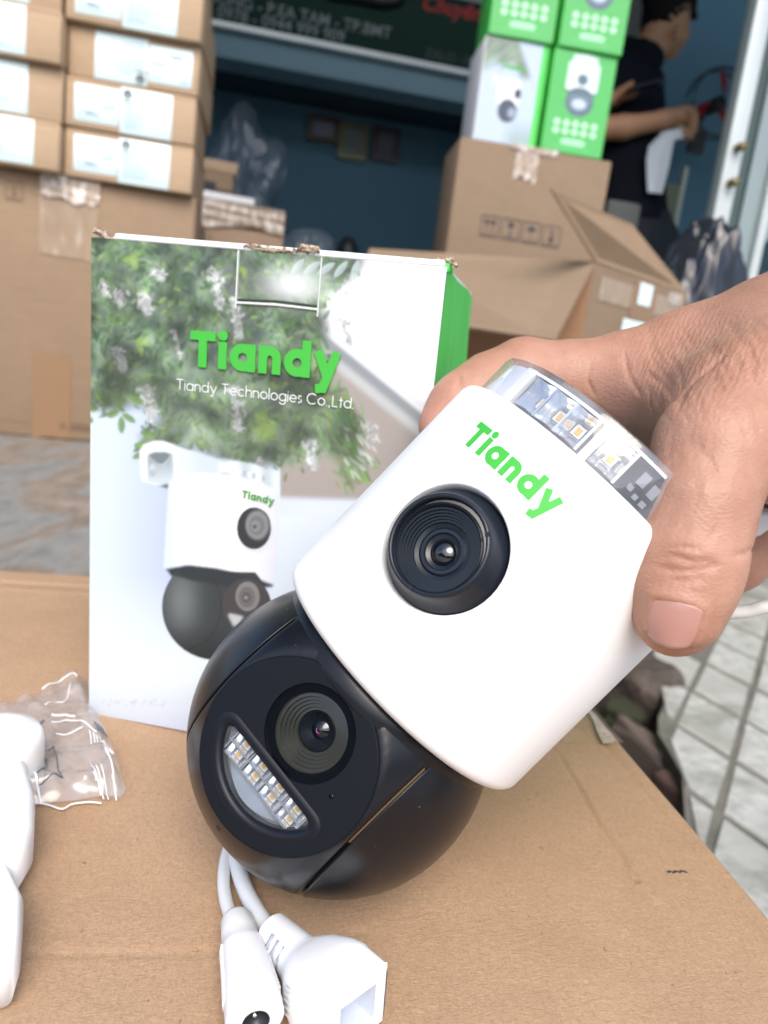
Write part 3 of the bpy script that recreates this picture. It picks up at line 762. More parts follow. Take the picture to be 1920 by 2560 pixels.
# carton wrapped with shiny tape, behind, and what lies on it
PA = at(715, 530, 2.35); y2 = math.radians(16)
ts = carton('taped_carton', 'brown carton wrapped in shiny clear tape behind the flat boxes', (PA[0], PA[1], SHOPZ), y2, .62, .4, PA[2] - SHOPZ, M_CARDL, right=True, bev=.006)
hA = PA[2] - SHOPZ
tape_strip('tape', ts, .02, .615, hA - .075, hA + .001, -.001, M_TAPEW, .008, wave=.006)
tape_strip('tape', ts, .20, .40, hA - .33, hA - .10, 0, M_TAPE, .004)
tape_strip('tape', ts, .16, .58, hA - .24, hA - .20, -.002, M_TAPEW, .008, wave=.005)
tr = carton('display_tray', 'white tray with a green stripe lying on the taped carton', (PA[0] - .56 * math.cos(y2), PA[1] - .56 * math.sin(y2), PA[2] + .001), y2, .46, .3, .022, M_PRINTW, cat='tray')
bbox('green_stripe', .02, .30, -.002, .004, .012, .021, M_GREENB, tr); bbox('dark_insert', .0, .34, .03, .26, .0225, .055, M_PCB, tr)
q = at(508, 462, 2.42); a = carton('small_box', 'small brown box on the dark tray behind the flat boxes, lower of two', (q[0], q[1], PA[2] + .057), y2, .095, .1, .055, M_CARDR, group='small brown boxes on the tray')
a = carton('small_box', 'small pale brown box lying on top of the other behind the flat boxes', (q[0] - .01, q[1], PA[2] + .113), y2 - .05, .115, .1, .035, M_CARDP, group='small brown boxes on the tray')
# crumpled film bundle
def crumple(name, label, cat, px, py, dep, rx, ry, rz_, m, seed=0, flat=0, amp=.22, sub=5):
    from mathutils import noise as mn
    bm = bmesh.new(); bmesh.ops.create_icosphere(bm, subdivisions=sub, radius=1); o_ = Vector((seed * 7.3, seed * 3.1, seed))
    for v in bm.verts:
        c = v.co.copy(); d = 1 + amp * 1.1 * mn.noise(c * 1.3 + o_)
        q = Vector((c.x * 2.6, c.y * 2.6, c.z * 1.5)); d += amp * .55 * (abs(mn.noise(q + o_)) - .3) + amp * .22 * (abs(mn.noise(q * 2.1 + o_)) - .3) + amp * .05 * abs(mn.noise(q * 5.1 + o_))
        v.co = Vector((c.x * d * rx, c.y * d * ry, c.z * d * rz_))
    me = bpy.data.meshes.new(name); bm.to_mesh(me); bm.free(); me.materials.append(m); me.polygons.foreach_set('use_smooth', [True] * len(me.polygons))
    o = link(bpy.data.objects.new(name, me)); o.location = at(px, py, dep).tolist(); return tag(o, label, cat)
fl_ = crumple('plastic_wrap', 'crumpled clear plastic wrap heaped behind the flat boxes', 'plastic wrap', 610, 475, 2.75, .125, .10, .21, thin_glass('wrap_film', (.90, .92, .94), .04, .25, .14, (.20, .25, .32)), 3, amp=.55)
crumple('plastic_wrap', 'low heap of grey plastic wrap beside the corner of the taped carton', 'plastic wrap', 765, 640, 2.9, .12, .1, .10, pmat('grey_film', (.10, .14, .18), .35), 5)
crumple('dark_bundle', 'small dark rounded bundle poking up behind the printed box', 'bundle', 868, 640, 3.0, .045, .05, .075, pmat('bundle_dark', (.01, .014, .02), .5), 8, amp=.05)

# right: tall carton with handling marks, green product boxes on top
yR = math.radians(8); PR = at(1152, 341, 1.80); 
wR = wfor(PR, yR, 1531)
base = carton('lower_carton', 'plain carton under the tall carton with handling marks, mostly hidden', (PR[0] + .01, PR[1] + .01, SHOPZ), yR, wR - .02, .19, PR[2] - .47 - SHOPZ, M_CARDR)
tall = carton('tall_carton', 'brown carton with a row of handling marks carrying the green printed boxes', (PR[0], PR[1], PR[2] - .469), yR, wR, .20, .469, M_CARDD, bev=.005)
for (px, py, k) in ((1224, 566, 'up'), (1276, 574, 'glass'), (1327, 583, 'rain'), (1378, 592, 'stack')):
    xa, za = loc_on(tall, px, py); handling_mark(tall, 'handling_mark', xa, za, .045, k, bpy.data.materials['ink_faded'] if False else pmat('ink_grey', (.045, .045, .055), .7))
xa, _ = loc_on(tall, 1318, 400); tape_strip('tape', tall, xa - .030, xa + .028, .469 - .075, .471, 0, M_TAPEW, .006, wave=.0015)
tape_strip('tape', tall, xa - .045, xa + .075, .459, .4715, -.002, M_TAPEW, .002, wave=.0015)
ztop = PR[2]

def product_art_small(kind, wd, h):
    """vertex-coloured front of one printed product box, drawn in (x, z) metres"""
    nx, nz = 70, 100
    X, Z = np.meshgrid(np.linspace(0, wd, nx), np.linspace(0, h, nz), indexing='ij'); U = X / wd; Vv = Z / h
    if kind == 'photo':
        C = np.ones((nx, nz, 3)) * srgb((188, 205, 226))
        n = np.zeros_like(U); g = np.random.default_rng(4)
        for _ in range(14):
            k = g.normal(0, 22, 2); n += np.sin(k[0] * U + k[1] * Vv * 1.4 + g.uniform(0, 6)) * .3
        fol = (Vv > .60 + .12 * np.sin(U * 3.4 + .3) + .03 * n) & (U < .62 + (1 - Vv) * .9)
        fa = (np.clip((Vv - .60 - .10 * np.sin(U * 3.4 + .3) - .025 * n) * 9, 0, 1) * np.clip((.60 + (1 - Vv) * .9 - U) * 9, 0, .9))[..., None]; C = C * (1 - fa) + (srgb((122, 142, 118)) * (1 + .30 * np.tanh(n))[..., None]) * fa
        low = np.clip((.28 - Vv) * 5, 0, 1) * np.clip((U - .45) * 4, 0, 1); C = C * (1 - .5 * low[..., None]) + srgb((120, 150, 125)) * .5 * low[..., None]
        def blob(cx, cy, rx, ry, col, e=2.):
            m = (np.abs((U - cx) / rx) ** e + np.abs((Vv - cy) / ry) ** e) < 1; C[m] = srgb(col)
        blob(.50, .50, .20, .13, (235, 242, 250), 6); blob(.66, .50, .055, .05, (40, 45, 52)); blob(.52, .32, .17, .115, (70, 80, 95)); blob(.60, .31, .07, .05, (150, 165, 185))
        blob(.24, .60, .05, .04, (215, 225, 235), 4)
    else:
        C = np.ones((nx, nz, 3)) * np.array([.085, .48, .12])
        def blob(cx, cy, rx, ry, col, e=2.):
            m = (np.abs((U - cx) / rx) ** e + np.abs((Vv - cy) / ry) ** e) < 1; C[m] = srgb(col)
        blob(.5, .93, .20, .05, (205, 225, 225), 5); blob(.5, .76, .26, .155, (215, 232, 240), 7); blob(.5, .74, .085, .055, (95, 115, 125)); blob(.5, .52, .235, .145, (88, 108, 122)); blob(.5, .53, .19, .115, (105, 128, 145)); blob(.5, .50, .12, .05, (190, 208, 222))
        C[(np.abs(U - .5) < .26) & (np.abs(Vv - .607) < .010)] = srgb((70, 100, 100))
        for i in range(5):
            for j in range(2): blob(.5 + (i - 2) * .155, .30 - j * .082, .054, .034, (190, 235, 205), 2.)
        blob(.5, .115, .20, .028, (170, 226, 190), 6)
        m = (np.abs(Vv - .06) < .008) & (np.abs(U - .5) < .3); C[m] = srgb((110, 200, 125))
    return X, Z, C, nx, nz
def product_box(px, py, depth_off, kind, label, zb, yaw=yR, wd=.158, h=.231, dp=.165):
    P = onz(px, py, zb); P = np.array([P[0], P[1], zb])
    t = thing('printed_product_box', label, 'box', P, group='green printed product boxes on the tall carton', rz=yaw)
    bbox('carton_body', 0, wd, 0, dp, 0, h - .001, M_GREENB if kind != 'photo' else M_PRINTW, t, .0015)
    if kind == 'photo': bbox('side_panel', wd - .001, wd + .0006, .001, dp - .001, .001, h - .002, M_GREENB, t); bbox('edge_stripe', wd - .016, wd - .0005, -.0009, .0, .001, h - .002, M_GREENB, t)
    X, Z, C, nx, nz = product_art_small(kind, wd - (.016 if kind == 'photo' else .004), h - .004)
    V = np.stack([X + .002, np.full_like(X, -.0007), Z + .0015], -1).reshape(-1, 3)
    F = np.array([[i * nz + j, (i + 1) * nz + j, (i + 1) * nz + j + 1, i * nz + j + 1] for i in range(nx - 1) for j in range(nz - 1)])
    o = obj('printed_panel', V, F, M_PRINT, t); set_vcol(o.data, C.reshape(-1, 3))
    if kind == 'photo':
        V2, F2, W = text_sheet('Tiandy', .3, .14, .08); s = .06 / W
        obj('lettering', [(.045 + a * s, -.0012, .165 + b * s) for a, b in V2], F2, M_GREEN, t)
    return t
b1 = product_box(1181, 347, 0, 'photo', 'printed box showing the white photo side with hanging camera, lower left of the green boxes', ztop)
Pb = np.array(b1.matrix_world.translation); u = np.array([math.cos(yR), math.sin(yR), 0])
def pbox(P, kind, label, yaw=yR):
    global _tmp
    b = product_box(1181, 347, 0, kind, label, ztop, yaw); b.matrix_world = Matrix.Translation(P.tolist()) @ Matrix.Rotation(yaw, 4, 'Z'); return b
pbox(Pb + u * .172 + np.array([0, -.004, 0]), 'green', 'green printed box with a camera drawing, lower right of the green boxes')
pbox(Pb + u * .003 + np.array([0, -.006, .2315]), 'green', 'green printed box with a camera drawing, upper left of the green boxes', yR - .03)
pbox(Pb + u * .176 + np.array([0, -.012, .2315]), 'green', 'green printed box with a camera drawing, upper right of the green boxes', yR - .03)

# open carton with its flaps folded out
def quad_slab(name, pts, th, m, parent, off):
    """pts = 4 world points, given thickness along their normal"""
    P = [np.array(p) for p in pts]; n = np.cross(P[1] - P[0], P[3] - P[0]); n /= np.linalg.norm(n); V = [p - off for p in P] + [p - n * th - off for p in P]
    F = [(0, 1, 2, 3), (7, 6, 5, 4)] + [((k + 1) % 4, k, 4 + k, 4 + (k + 1) % 4) for k in range(4)]
    # dense grid on the face keeps it a true sheet of board with fluted edge
    o = obj(name, V, F, m, parent)
    return o
zt = .812; K = onz(1487, 656, zt); La = onz(925, 622, zt); Ra = onz(1719, 735, zt)
oc = thing('open_carton', 'open brown carton with flaps folded out and taped label on its right side', 'box', (K[0], K[1], 0)); off = np.array([K[0], K[1], 0])
Lf = K + (La - K) * 1.0; dR = Ra - K; Bk = La + dR
def dn(p, z=.002): return np.array([p[0], p[1], z])
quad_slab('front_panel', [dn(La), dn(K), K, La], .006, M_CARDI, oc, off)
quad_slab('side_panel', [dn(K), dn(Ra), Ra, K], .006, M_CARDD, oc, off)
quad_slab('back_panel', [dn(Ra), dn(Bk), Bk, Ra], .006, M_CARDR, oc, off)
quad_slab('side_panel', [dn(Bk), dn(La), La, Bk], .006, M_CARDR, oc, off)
f1 = at(1385, 850, 1.07); f0 = at(1150, 826, 1.13); f00 = La + (f0 - K) * 0 + (f0 - at(1210, 640, 1.24)) * 1.0
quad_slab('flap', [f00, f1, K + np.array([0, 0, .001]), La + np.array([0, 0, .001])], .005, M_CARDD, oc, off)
g1 = at(1379, 474, 1.13); g2 = at(1580, 560, 1.42)
quad_slab('flap', [K + np.array([.002, 0, .001]), Ra + np.array([0, 0, .001]), g2, g1], .005, M_CARDR, oc, off)
# tape and labels on the right side of the open carton
uR = (Ra - K) / np.linalg.norm(Ra - K); nR = np.array([uR[1], -uR[0], 0])
def side_pt(px, py): return onplane(px, py, K, nR)
def side_patch(name, x0, y0, x1, y1, m, lift, parent=oc, h=None):
    a = side_pt(x0, y0); b = side_pt(x1, y1); wv = (b - a) @ uR; hz = a[2] - side_pt(x0, y1)[2]
    q = nR * lift; A = a + q; Bq = A + uR * wv; V = [A - [0, 0, hz] - off, Bq - [0, 0, hz] - off, Bq - off, A - off]; V2 = [v - nR * .0006 for v in V]
    return obj(name, V + V2, [(0, 1, 2, 3), (7, 6, 5, 4), (1, 0, 4, 5), (2, 1, 5, 6), (3, 2, 6, 7), (0, 3, 7, 4)], m, parent)
side_patch('tape', 1505, 690, 1700, 752, M_TAPE, .0012)
side_patch('tape', 1588, 698, 1628, 800, bpy.data.materials['brown_tape'], .002)
side_patch('label', 1600, 705, 1622, 762, M_LABEL, .003); side_patch('label', 1556, 795, 1640, 850, M_LABEL, .003)
side_patch('tape', 1672, 726, 1700, 760, M_TAPEW, .003)

# black rubbish bag
pz = at(1705, 650, 1.78)
bag = crumple('rubbish_bag', 'shiny black rubbish bag standing between the open carton and the door', 'bag', 1715, 885, 1.78, .112, .10, .31, pmat('black_film', (.008, .011, .02), .30, Specular_IOR_Level=.6), 11, amp=.34, sub=6)
# grey seat behind the flap
st = at(1552, 560, 2.35)
ch = thing('chair', 'grey seat back of a chair just behind the raised carton flap', 'chair', (st[0], st[1], SHOPZ), rz=YAW)
MG = pmat('grey_fabric', (.09, .095, .10), .8)
bbox('backrest', -.06, .055, -.015, .015, at(1552, 560, 2.35)[2] - SHOPZ - .05, at(1552, 506, 2.35)[2] - SHOPZ, MG, ch, .012)
bbox('seat', -.18, .18, .0, .36, .42, .46, MG, ch, .012)
for sx in (-.16, .16):
    for sy in (.02, .33): V, F = tube_vf([(sx, sy, 0), (sx, sy, .42)], .012, 8); obj('leg', V, F, M_FB, ch, True)
V, F = tube_vf([(0, .0, .44), (0, -.0, at(1552, 560, 2.35)[2] - SHOPZ)], .012, 8); obj('back_support', V, F, M_FB, ch, True)

# ==================================================================== STANDING MAN
M_SKIN2 = pmat('skin_shade', (.44, .23, .13), .55); M_HAIR = pmat('hair_black', (.006, .005, .006), .65, Specular_IOR_Level=.15); M_SHIRT = pmat('shirt_black', (.007, .009, .015), .85, Specular_IOR_Level=.1); M_TROU = pmat('trousers_navy', (.012, .014, .022), .8)
def A_(px, py, d=2.65): return at(px, py, d)
man = thing('person', 'man in black shirt, turned away, holding a phone and a folded white paper', 'person', (A_(1575, 640)[0], A_(1575, 640)[1], SHOPZ)); mo = np.array([A_(1575, 640)[0], A_(1575, 640)[1], SHOPZ])
hip = A_(1568, 600); 
def man_torso(P, grow=0.):
    d = sd_seg(P, A_(1570, 585), A_(1562, 420), .135 + grow, .120 + grow)
    d = smin(d, sd_seg(P, A_(1562, 420), A_(1560, 240, 2.68), .120 + grow, .135 + grow), .06)
    d = smin(d, sd_seg(P, A_(1460, 205, 2.60), A_(1612, 190, 2.78), .062 + grow, .060 + grow), .07)
    return d
armR = [(1478, 215, 2.58, .052), (1450, 330, 2.55, .046), (1475, 322, 2.50, .042), (1560, 318, 2.48, .036), (1660, 300, 2.48, .029), (1690, 292, 2.48, .028)]
armL = [(1612, 195, 2.78, .050), (1600, 330, 2.82, .042), (1560, 300, 2.74, .036), (1500, 262, 2.60, .030), (1535, 248, 2.52, .026)]
def chain(P, L, k=.02, d=None, grow=0.):
    for a, b in zip(L[:-1], L[1:]):
        e = sd_seg(P, at(*a[:3]), at(*b[:3]), a[3] + grow, b[3] + grow); d = e if d is None else smin(d, e, k)
    return d
def man_body(P):
    d = man_torso(P, -.012)
    d = smin(d, sd_seg(P, A_(1582, 185, 2.70), A_(1640, 100, 2.68), .068, .056), .05)       # neck
    d = smin(d, sd_ell(P, A_(1668, 52, 2.68), (.074, .092, .108)), .03)                      # skull
    d = smin(d, sd_seg(P, A_(1690, 90, 2.70), A_(1678, 128, 2.74), .045, .028), .03)         # jaw
    d = np.minimum(d, sd_ell(P, A_(1692, 82, 2.60), (.011, .020, .030)))                     # ear
    d = smin(d, chain(P, armR), .02); d = smin(d, chain(P, armL), .02)
    d = smin(d, sd_ell(P, A_(1716, 292, 2.48), (.040, .030, .036)), .015)                    # fist
    for i, (x, y) in enumerate([(1736, 285), (1742, 302), (1740, 320), (1730, 336)]):
        d = smin(d, sd_seg(P, A_(x - 14, y - 8, 2.45), A_(x - 2, y + 4, 2.43), .0105, .010), .004)
        d = smin(d, sd_seg(P, A_(x - 2, y + 4, 2.43), A_(x - 16, y + 16, 2.45), .0095, .0085), .004)
    d = smin(d, sd_seg(P, A_(1700, 318, 2.44), A_(1712, 338, 2.43), .010, .009), .004)
    for i in range(4):                                                                       # phone hand
        d = smin(d, sd_seg(P, A_(1548 + 12 * i, 250 - 4 * i, 2.50), A_(1556 + 13 * i, 232 - 4 * i, 2.46), .010, .009), .004)
    d = smin(d, sd_seg(P, A_(1540, 232, 2.50), A_(1580, 208, 2.47), .011, .009), .006)
    for s in (0, 1): # legs
        o = -.075 if s else .075; h = A_(1572, 600) + np.array([o, 0, 0]); f = np.array([h[0], h[1], SHOPZ + .08])
        d = smin(d, sd_seg(P, h, (h + f) / 2, .085, .055), .05); d = smin(d, sd_seg(P, (h + f) / 2, f, .052, .035), .03)
        d = smin(d, sd_seg(P, f, f + np.array([.05, .16, -.04]), .035, .03), .02)
    return d
c0 = A_(1575, 400); lo = np.array([c0[0] - .42, c0[1] - .42, SHOPZ - .02]); hi = np.array([c0[0] + .42, c0[1] + .42, A_(1668, -120)[2]])
V, F = surface(man_body, lo, hi, .0075, 4); obj('body', V - mo, F, M_SKIN2, man, True)
def man_shirt(P):
    d = man_torso(P, .006)
    d = smin(d, chain(P, armR[:2], .02, None, .016), .03); d = smin(d, chain(P, armL[:2], .02, None, .014), .03)
    d = smin(d, sd_seg(P, A_(1585, 170, 2.70), A_(1612, 140, 2.69), .078, .072), .03)
    d += .004 * np.sin(P[:, 2] * 34 + P[:, 0] * 22) * np.sin(P[:, 0] * 40 + P[:, 1] * 25)
    h = A_(1575, 560)[2]; d = smax(d, h - P[:, 2], .01)
    a = A_(1622, 128, 2.69); nrm = A_(1660, 70, 2.69) - A_(1600, 160, 2.70); nrm /= np.linalg.norm(nrm); d = smax(d, (P - a.astype(np.float32)) @ nrm.astype(np.float32), .008)
    e = at(*armR[1][:3]); d = smax(d, .10 - np.linalg.norm(P - at(1490, 345, 2.52).astype(np.float32), axis=1), .01) if False else d
    return d
V, F = surface(man_shirt, lo, hi, .0085, 4); obj('shirt', V - mo, F, M_SHIRT, man, True)
def man_trousers(P):
    d = sd_seg(P, A_(1568, 620), A_(1572, 560), .142, .130)
    for s in (0, 1):
        o = -.075 if s else .075; h = A_(1572, 600) + np.array([o, 0, 0]); f = np.array([h[0], h[1], SHOPZ + .07])
        d = smin(d, sd_seg(P, h, (h + f) / 2, .10, .078), .05); d = smin(d, sd_seg(P, (h + f) / 2, f, .078, .062), .03)
    d += .003 * np.sin(P[:, 2] * 50) * np.sin(P[:, 0] * 44); return smax(d, SHOPZ + .05 - P[:, 2], .01)
V, F = surface(man_trousers, lo, hi, .011, 4); obj('trousers', V - mo, F, M_TROU, man, True)
def man_hair(P):
    d = sd_ell(P, A_(1663, 40, 2.68), (.081, .100, .110))
    d = smin(d, sd_seg(P, A_(1715, 18, 2.70), A_(1738, 42, 2.72), .022, .012), .03); d = smin(d, sd_seg(P, A_(1650, -20, 2.68), A_(1712, -8, 2.68), .06, .045), .03)
    d += .004 * np.sin(P[:, 0] * 190) * np.sin(P[:, 2] * 170 + P[:, 1] * 150)
    a = A_(1605, 90, 2.60); b = A_(1715, 50, 2.60); dd = (b - a) / np.linalg.norm(b - a); nn = np.array([-dd[2], 0, dd[0]]); d = smax(d, -(P - a.astype(np.float32)) @ nn.astype(np.float32), .02)
    return d
V, F = surface(man_hair, A_(1668, 30) - .2, A_(1668, 30) + .2, .005, 4); obj('hair', V - mo, F, M_HAIR, man, True)
# phone in his hand, folded paper in the other
pa, pb_ = A_(1562, 232, 2.45), A_(1652, 206, 2.47); dd = pb_ - pa; L = np.linalg.norm(dd); xx = dd / L; zz = np.cross(xx, [0, 1, 0]); zz /= np.linalg.norm(zz); yy = np.cross(zz, xx)
Mp = Matrix((( xx[0], yy[0], zz[0], pa[0]), (xx[1], yy[1], zz[1], pa[1]), (xx[2], yy[2], zz[2], pa[2]), (0, 0, 0, 1)))
ph = thing('smartphone', 'dark smartphone held in the standing man\'s hand', 'phone', mat4=Mp); bbox('phone_body', 0, L, -.035, .035, -.004, .004, M_PCB, ph, .003); bbox('screen', .004, L - .004, -.032, .032, .0041, .0046, pmat('screen_dark', (.02, .02, .03), .08), ph)
rows = [((1655, 330), (1712, 318), 2.44), ((1648, 338), (1711, 345), 2.44), ((1622, 365), (1686, 350), 2.45), ((1616, 400), (1681, 372), 2.46), ((1617, 440), (1672, 420), 2.47), ((1619, 480), (1655, 484), 2.475)]
V = []; n = 8
for (a, b, d) in rows:
    for j in range(n):
        t_ = j / (n - 1); V.append(at(a[0] + (b[0] - a[0]) * t_, a[1] + (b[1] - a[1]) * t_, d + .012 * math.sin(t_ * 5)))
F = [(i * n + j, (i + 1) * n + j, (i + 1) * n + j + 1, i * n + j + 1) for i in range(len(rows) - 1) for j in range(n - 1)]
V2 = [v + np.array([0, .0015, 0]) for v in V]; F = F + [tuple(q + len(V) for q in f[::-1]) for f in F]
pc = at(1660, 400, 2.46); tag(obj('folded_paper', [v - pc for v in V + V2], F, pmat('paper_white', (.72, .76, .82), .7), None, True), 'folded white sheet of paper hanging from the standing man\'s fist', 'paper').location = pc.tolist()

# ==================================================================== FOREGROUND CARTON
yF = math.radians(9.5); CF = np.array([.1132, .6040]); exF = np.array([math.cos(yF), math.sin(yF)]); eyF = np.array([-math.sin(yF), math.cos(yF)])
fc = thing('foreground_carton', 'brown carton serving as table in the foreground, creased along its right edge', 'box', (CF[0], CF[1], 0), rz=yF)
def to_fc(px, py, z=TOPZ):
    q = onz(px, py, z)[:2] - CF; return np.array([q @ exF, q @ eyF])
xs = np.concatenate([np.linspace(-.62, -.40, 24)[:-1], np.linspace(-.40, 0, 300)]); ys = np.concatenate([np.linspace(-.62, -.50, 16)[:-1], np.linspace(-.50, 0, 330)])
X, Y = np.meshgrid(xs, ys, indexing='ij'); Z = np.zeros_like(X)
def groove(pts, wdt, dep):
    global Z
    d = np.full(X.shape, 9.)
    for a, b in zip(pts[:-1], pts[1:]):
        ba = b - a; L2 = ba @ ba; h = np.clip(((X - a[0]) * ba[0] + (Y - a[1]) * ba[1]) / L2, 0, 1)
        d = np.minimum(d, np.hypot(X - a[0] - h * ba[0], Y - a[1] - h * ba[1]))
    Z = Z - dep * np.exp(-(d / wdt) ** 2)
groove([to_fc(*p) for p in [(1368, 1850), (1400, 1885), (1452, 1975), (1498, 2065), (1540, 2125), (1568, 2175), (1592, 2205)]], .0011, .0016)
groove([to_fc(*p) for p in [(1380, 1862), (1412, 1900), (1464, 1982), (1510, 2072), (1552, 2130), (1600, 2200), (1640, 2250)]], .003, -.0006)
groove([np.array([-.0115, -.62]), np.array([-.0115, 0])], .0014, .0009); groove([np.array([-.005, -.62]), np.array([-.005, 0])], .003, -.0005)
groove([np.array([-.62, -.026]), np.array([0, -.026])], .0022, .0014); groove([np.array([-.62, -.040]), np.array([0, -.040])], .004, -.0008)
groove([to_fc(0, 2383), to_fc(500, 2375), to_fc(900, 2330)], .0013, .0005)
g2 = np.random.default_rng(5)
for _ in range(10):
    k = g2.normal(0, 22, 2); Z += .00022 * np.sin(k[0] * X + k[1] * Y + g2.uniform(0, 6))
rad = .004; ex = np.clip((X + rad) / rad, 0, 1); Z -= rad * (1 - np.sqrt(np.maximum(0, 1 - ex ** 2))); ex = np.clip((Y + rad) / rad, 0, 1); Z -= rad * (1 - np.sqrt(np.maximum(0, 1 - ex ** 2)))
V = np.stack([X, Y, TOPZ + Z], -1).reshape(-1, 3); nx, ny = X.shape
ii, jj = np.meshgrid(np.arange(nx - 1), np.arange(ny - 1), indexing='ij'); ii, jj = ii.ravel(), jj.ravel()
F = np.stack([ii * ny + jj, (ii + 1) * ny + jj, (ii + 1) * ny + jj + 1, ii * ny + jj + 1], 1)
obj('top_panel', V, F, M_CARD, fc, True)
bbox('side_panel', -.004, 0, -.62, 0, 0, TOPZ - .0038, M_CARD, fc); bbox('side_panel', -.62, -.0045, -.004, -.0003, 0, TOPZ - .0042, M_CARD, fc)
bbox('side_panel', -.62, -.616, -.62, -.0045, 0, TOPZ - .0042, M_CARD, fc); bbox('side_panel', -.6155, -.0045, -.62, -.616, 0, TOPZ - .0042, M_CARD, fc)
# tape at the far right corner, ragged end
M_TAPEN = thin_glass('tape_near', (1.0, .985, .95), .03, .20, .10, (.95, .75, .5))
tp = [to_fc(*p) for p in [(1340, 1690), (1440, 1715), (1495, 1770), (1520, 1811), (1562, 1861), (1506, 1862), (1400, 1861), (1300, 1866)]]
tp = [np.array([min(p[0], -.0008), p[1]]) for p in tp]
obj('tape', [(p[0], p[1], TOPZ + .0010) for p in tp], [tuple(range(len(tp)))[::-1]], M_TAPEN, fc)
m = pmat('frayed_paper', (.50, .44, .38), .9); B = NB(m); n_ = B.noise(B.coord(scale=(1, 5, 1), rot=(0, 0, .3)), 300, 4); B.col(B.ramp(n_, [(.35, (.22, .16, .12)), (.5, (.46, .37, .29)), (.7, (.62, .55, .47))])); B.nrm(B.bump(n_, .25, .0004))
fp_ = [to_fc(*p) for p in [(1464, 1779), (1474, 1768), (1502, 1792), (1532, 1828), (1558, 1858), (1530, 1864), (1506, 1864), (1492, 1836), (1482, 1806)]]
fp_ = [np.array([min(p[0], -.0042), p[1]]) for p in fp_]
obj('frayed_patch', [(p[0], p[1], TOPZ + .0016) for p in fp_], [tuple(range(len(fp_)))[::-1]], m, fc)
# tiny printed dashes near the right edge
L = []
a0 = to_fc(1668, 2184); a1 = to_fc(1716, 2182); dv = (a1 - a0); 
for k in range(9):
    p = a0 + dv * (k / 9.) + np.array([0, .0004 * math.sin(k * 2.2)]); L.append(box_vf(p[0], p[0] + .0009, p[1] - .0004, p[1] + .0005, TOPZ + .0006, TOPZ + .0009))
V, F = join_vf(L); tag(obj('printed_dashes', V, F, M_INK, fc), kind='stuff')

# ==================================================================== PRINTED PRODUCT BOX
PU = np.array([.98839, -.15047, .02121]); PUP = np.array([-.023815, -.01552, .99960]); PU /= np.linalg.norm(PU); PUP -= PUP @ PU * PU; PUP /= np.linalg.norm(PUP); PN = np.cross(PUP, PU)   # into the box
P0 = onz(222, 1781, TOPZ + .0006); PW, PH, PD = .158, .231, .165
Mb = Matrix(((PU[0], PN[0], PUP[0], P0[0]), (PU[1], PN[1], PUP[1], P0[1]), (PU[2], PN[2], PUP[2], P0[2]), (0, 0, 0, 1)))
pb = thing('product_box', 'large printed box with foliage picture and green lettering standing behind the held camera', 'box', mat4=Mb)
def to_pb(px, py):
    q = onplane(px, py, P0, PN) - P0; return np.array([q @ PU, q @ PUP])
# ---- artwork raster in the proportions it has on the board
S = 2.0; RX0, RY0 = 190, 570; RWd, RHt = int(960 / S), int(1400 / S)
yy_, xx_ = np.mgrid[0:RHt, 0:RWd]; QX = xx_ * S + RX0; QY = yy_ * S + RY0
def lerp(a, b, t): t = np.clip(t, 0, 1)[..., None]; return np.array(a) * (1 - t) + np.array(b) * t
IMG = lerp(srgb((222, 238, 248)), srgb((186, 202, 240)), 1 - np.abs(QX - 470) / 250.)
IMG = lerp(IMG, srgb((232, 245, 250)), (QY - 1430) / 220.); IMG = lerp(IMG, srgb((205, 216, 240)), (QY - 1700) / 130.) 
line = ((QX - 827) * (1040 - 836) - (QY - 836) * (1078 - 827)) / math.hypot(251, 204)   # >0 above right
right = QX > 560
roof = np.zeros(QX.shape + (3,)) + srgb((246, 250, 253))
roof = lerp(roof, srgb((205, 215, 225)), np.clip((30 - line) / 40., 0, 1)); roof = lerp(roof, srgb((232, 238, 242)), np.clip((8 - line) / 12., 0, 1)); roof = lerp(roof, srgb((150, 156, 160)), np.clip((-4 - line) / 10., 0, 1)); roof = lerp(roof, srgb((196, 200, 200)), np.clip((-28 - line) / 14., 0, 1)); roof = lerp(roof, srgb((172, 164, 158)), np.clip((-52 - line) / 14., 0, 1))
n0 = rng.random((RHt, RWd)); roof = roof * (1 + .05 * (n0[..., None] - .5))
wall = lerp(roof, srgb((214, 224, 238)), (QY - 1240 - (QX - 850) * .03) / 14.)
IMG = np.where((right & (QY < 1290))[..., None] & (QX > 700)[..., None], wall, IMG)
tr_ = np.clip((QX - 640) / 140., 0, 1)[..., None]; base2 = lerp(srgb((222, 232, 244)) + 0 * IMG, srgb((205, 214, 236)), (QY - 1300) / 400.)
IMG = np.where((QY >= 1254)[..., None], IMG * (1 - tr_) + base2 * tr_, IMG)
def inpoly(poly):
    m_ = np.zeros(QX.shape, bool); n_ = len(poly)
    for i in range(n_):
        (xa, ya), (xb, yb_) = poly[i], poly[(i + 1) % n_]
        if ya == yb_: continue
        c_ = ((QY < ya) != (QY < yb_)) & (QX < (xb - xa) * (QY - ya) / (yb_ - ya) + xa); m_ ^= c_
    return m_
fol = [(180, 560), (930, 560), (905, 680), (812, 760), (818, 860), (836, 960), (905, 1060), (900, 1160), (880, 1235), (840, 1130), (770, 1160), (700, 1165), (600, 1170), (480, 1120), (350, 1130), (345, 1090), (420, 1040), (330, 1010), (300, 1040), (228, 1010), (180, 1080)]
fm = inpoly(fol).astype(float)
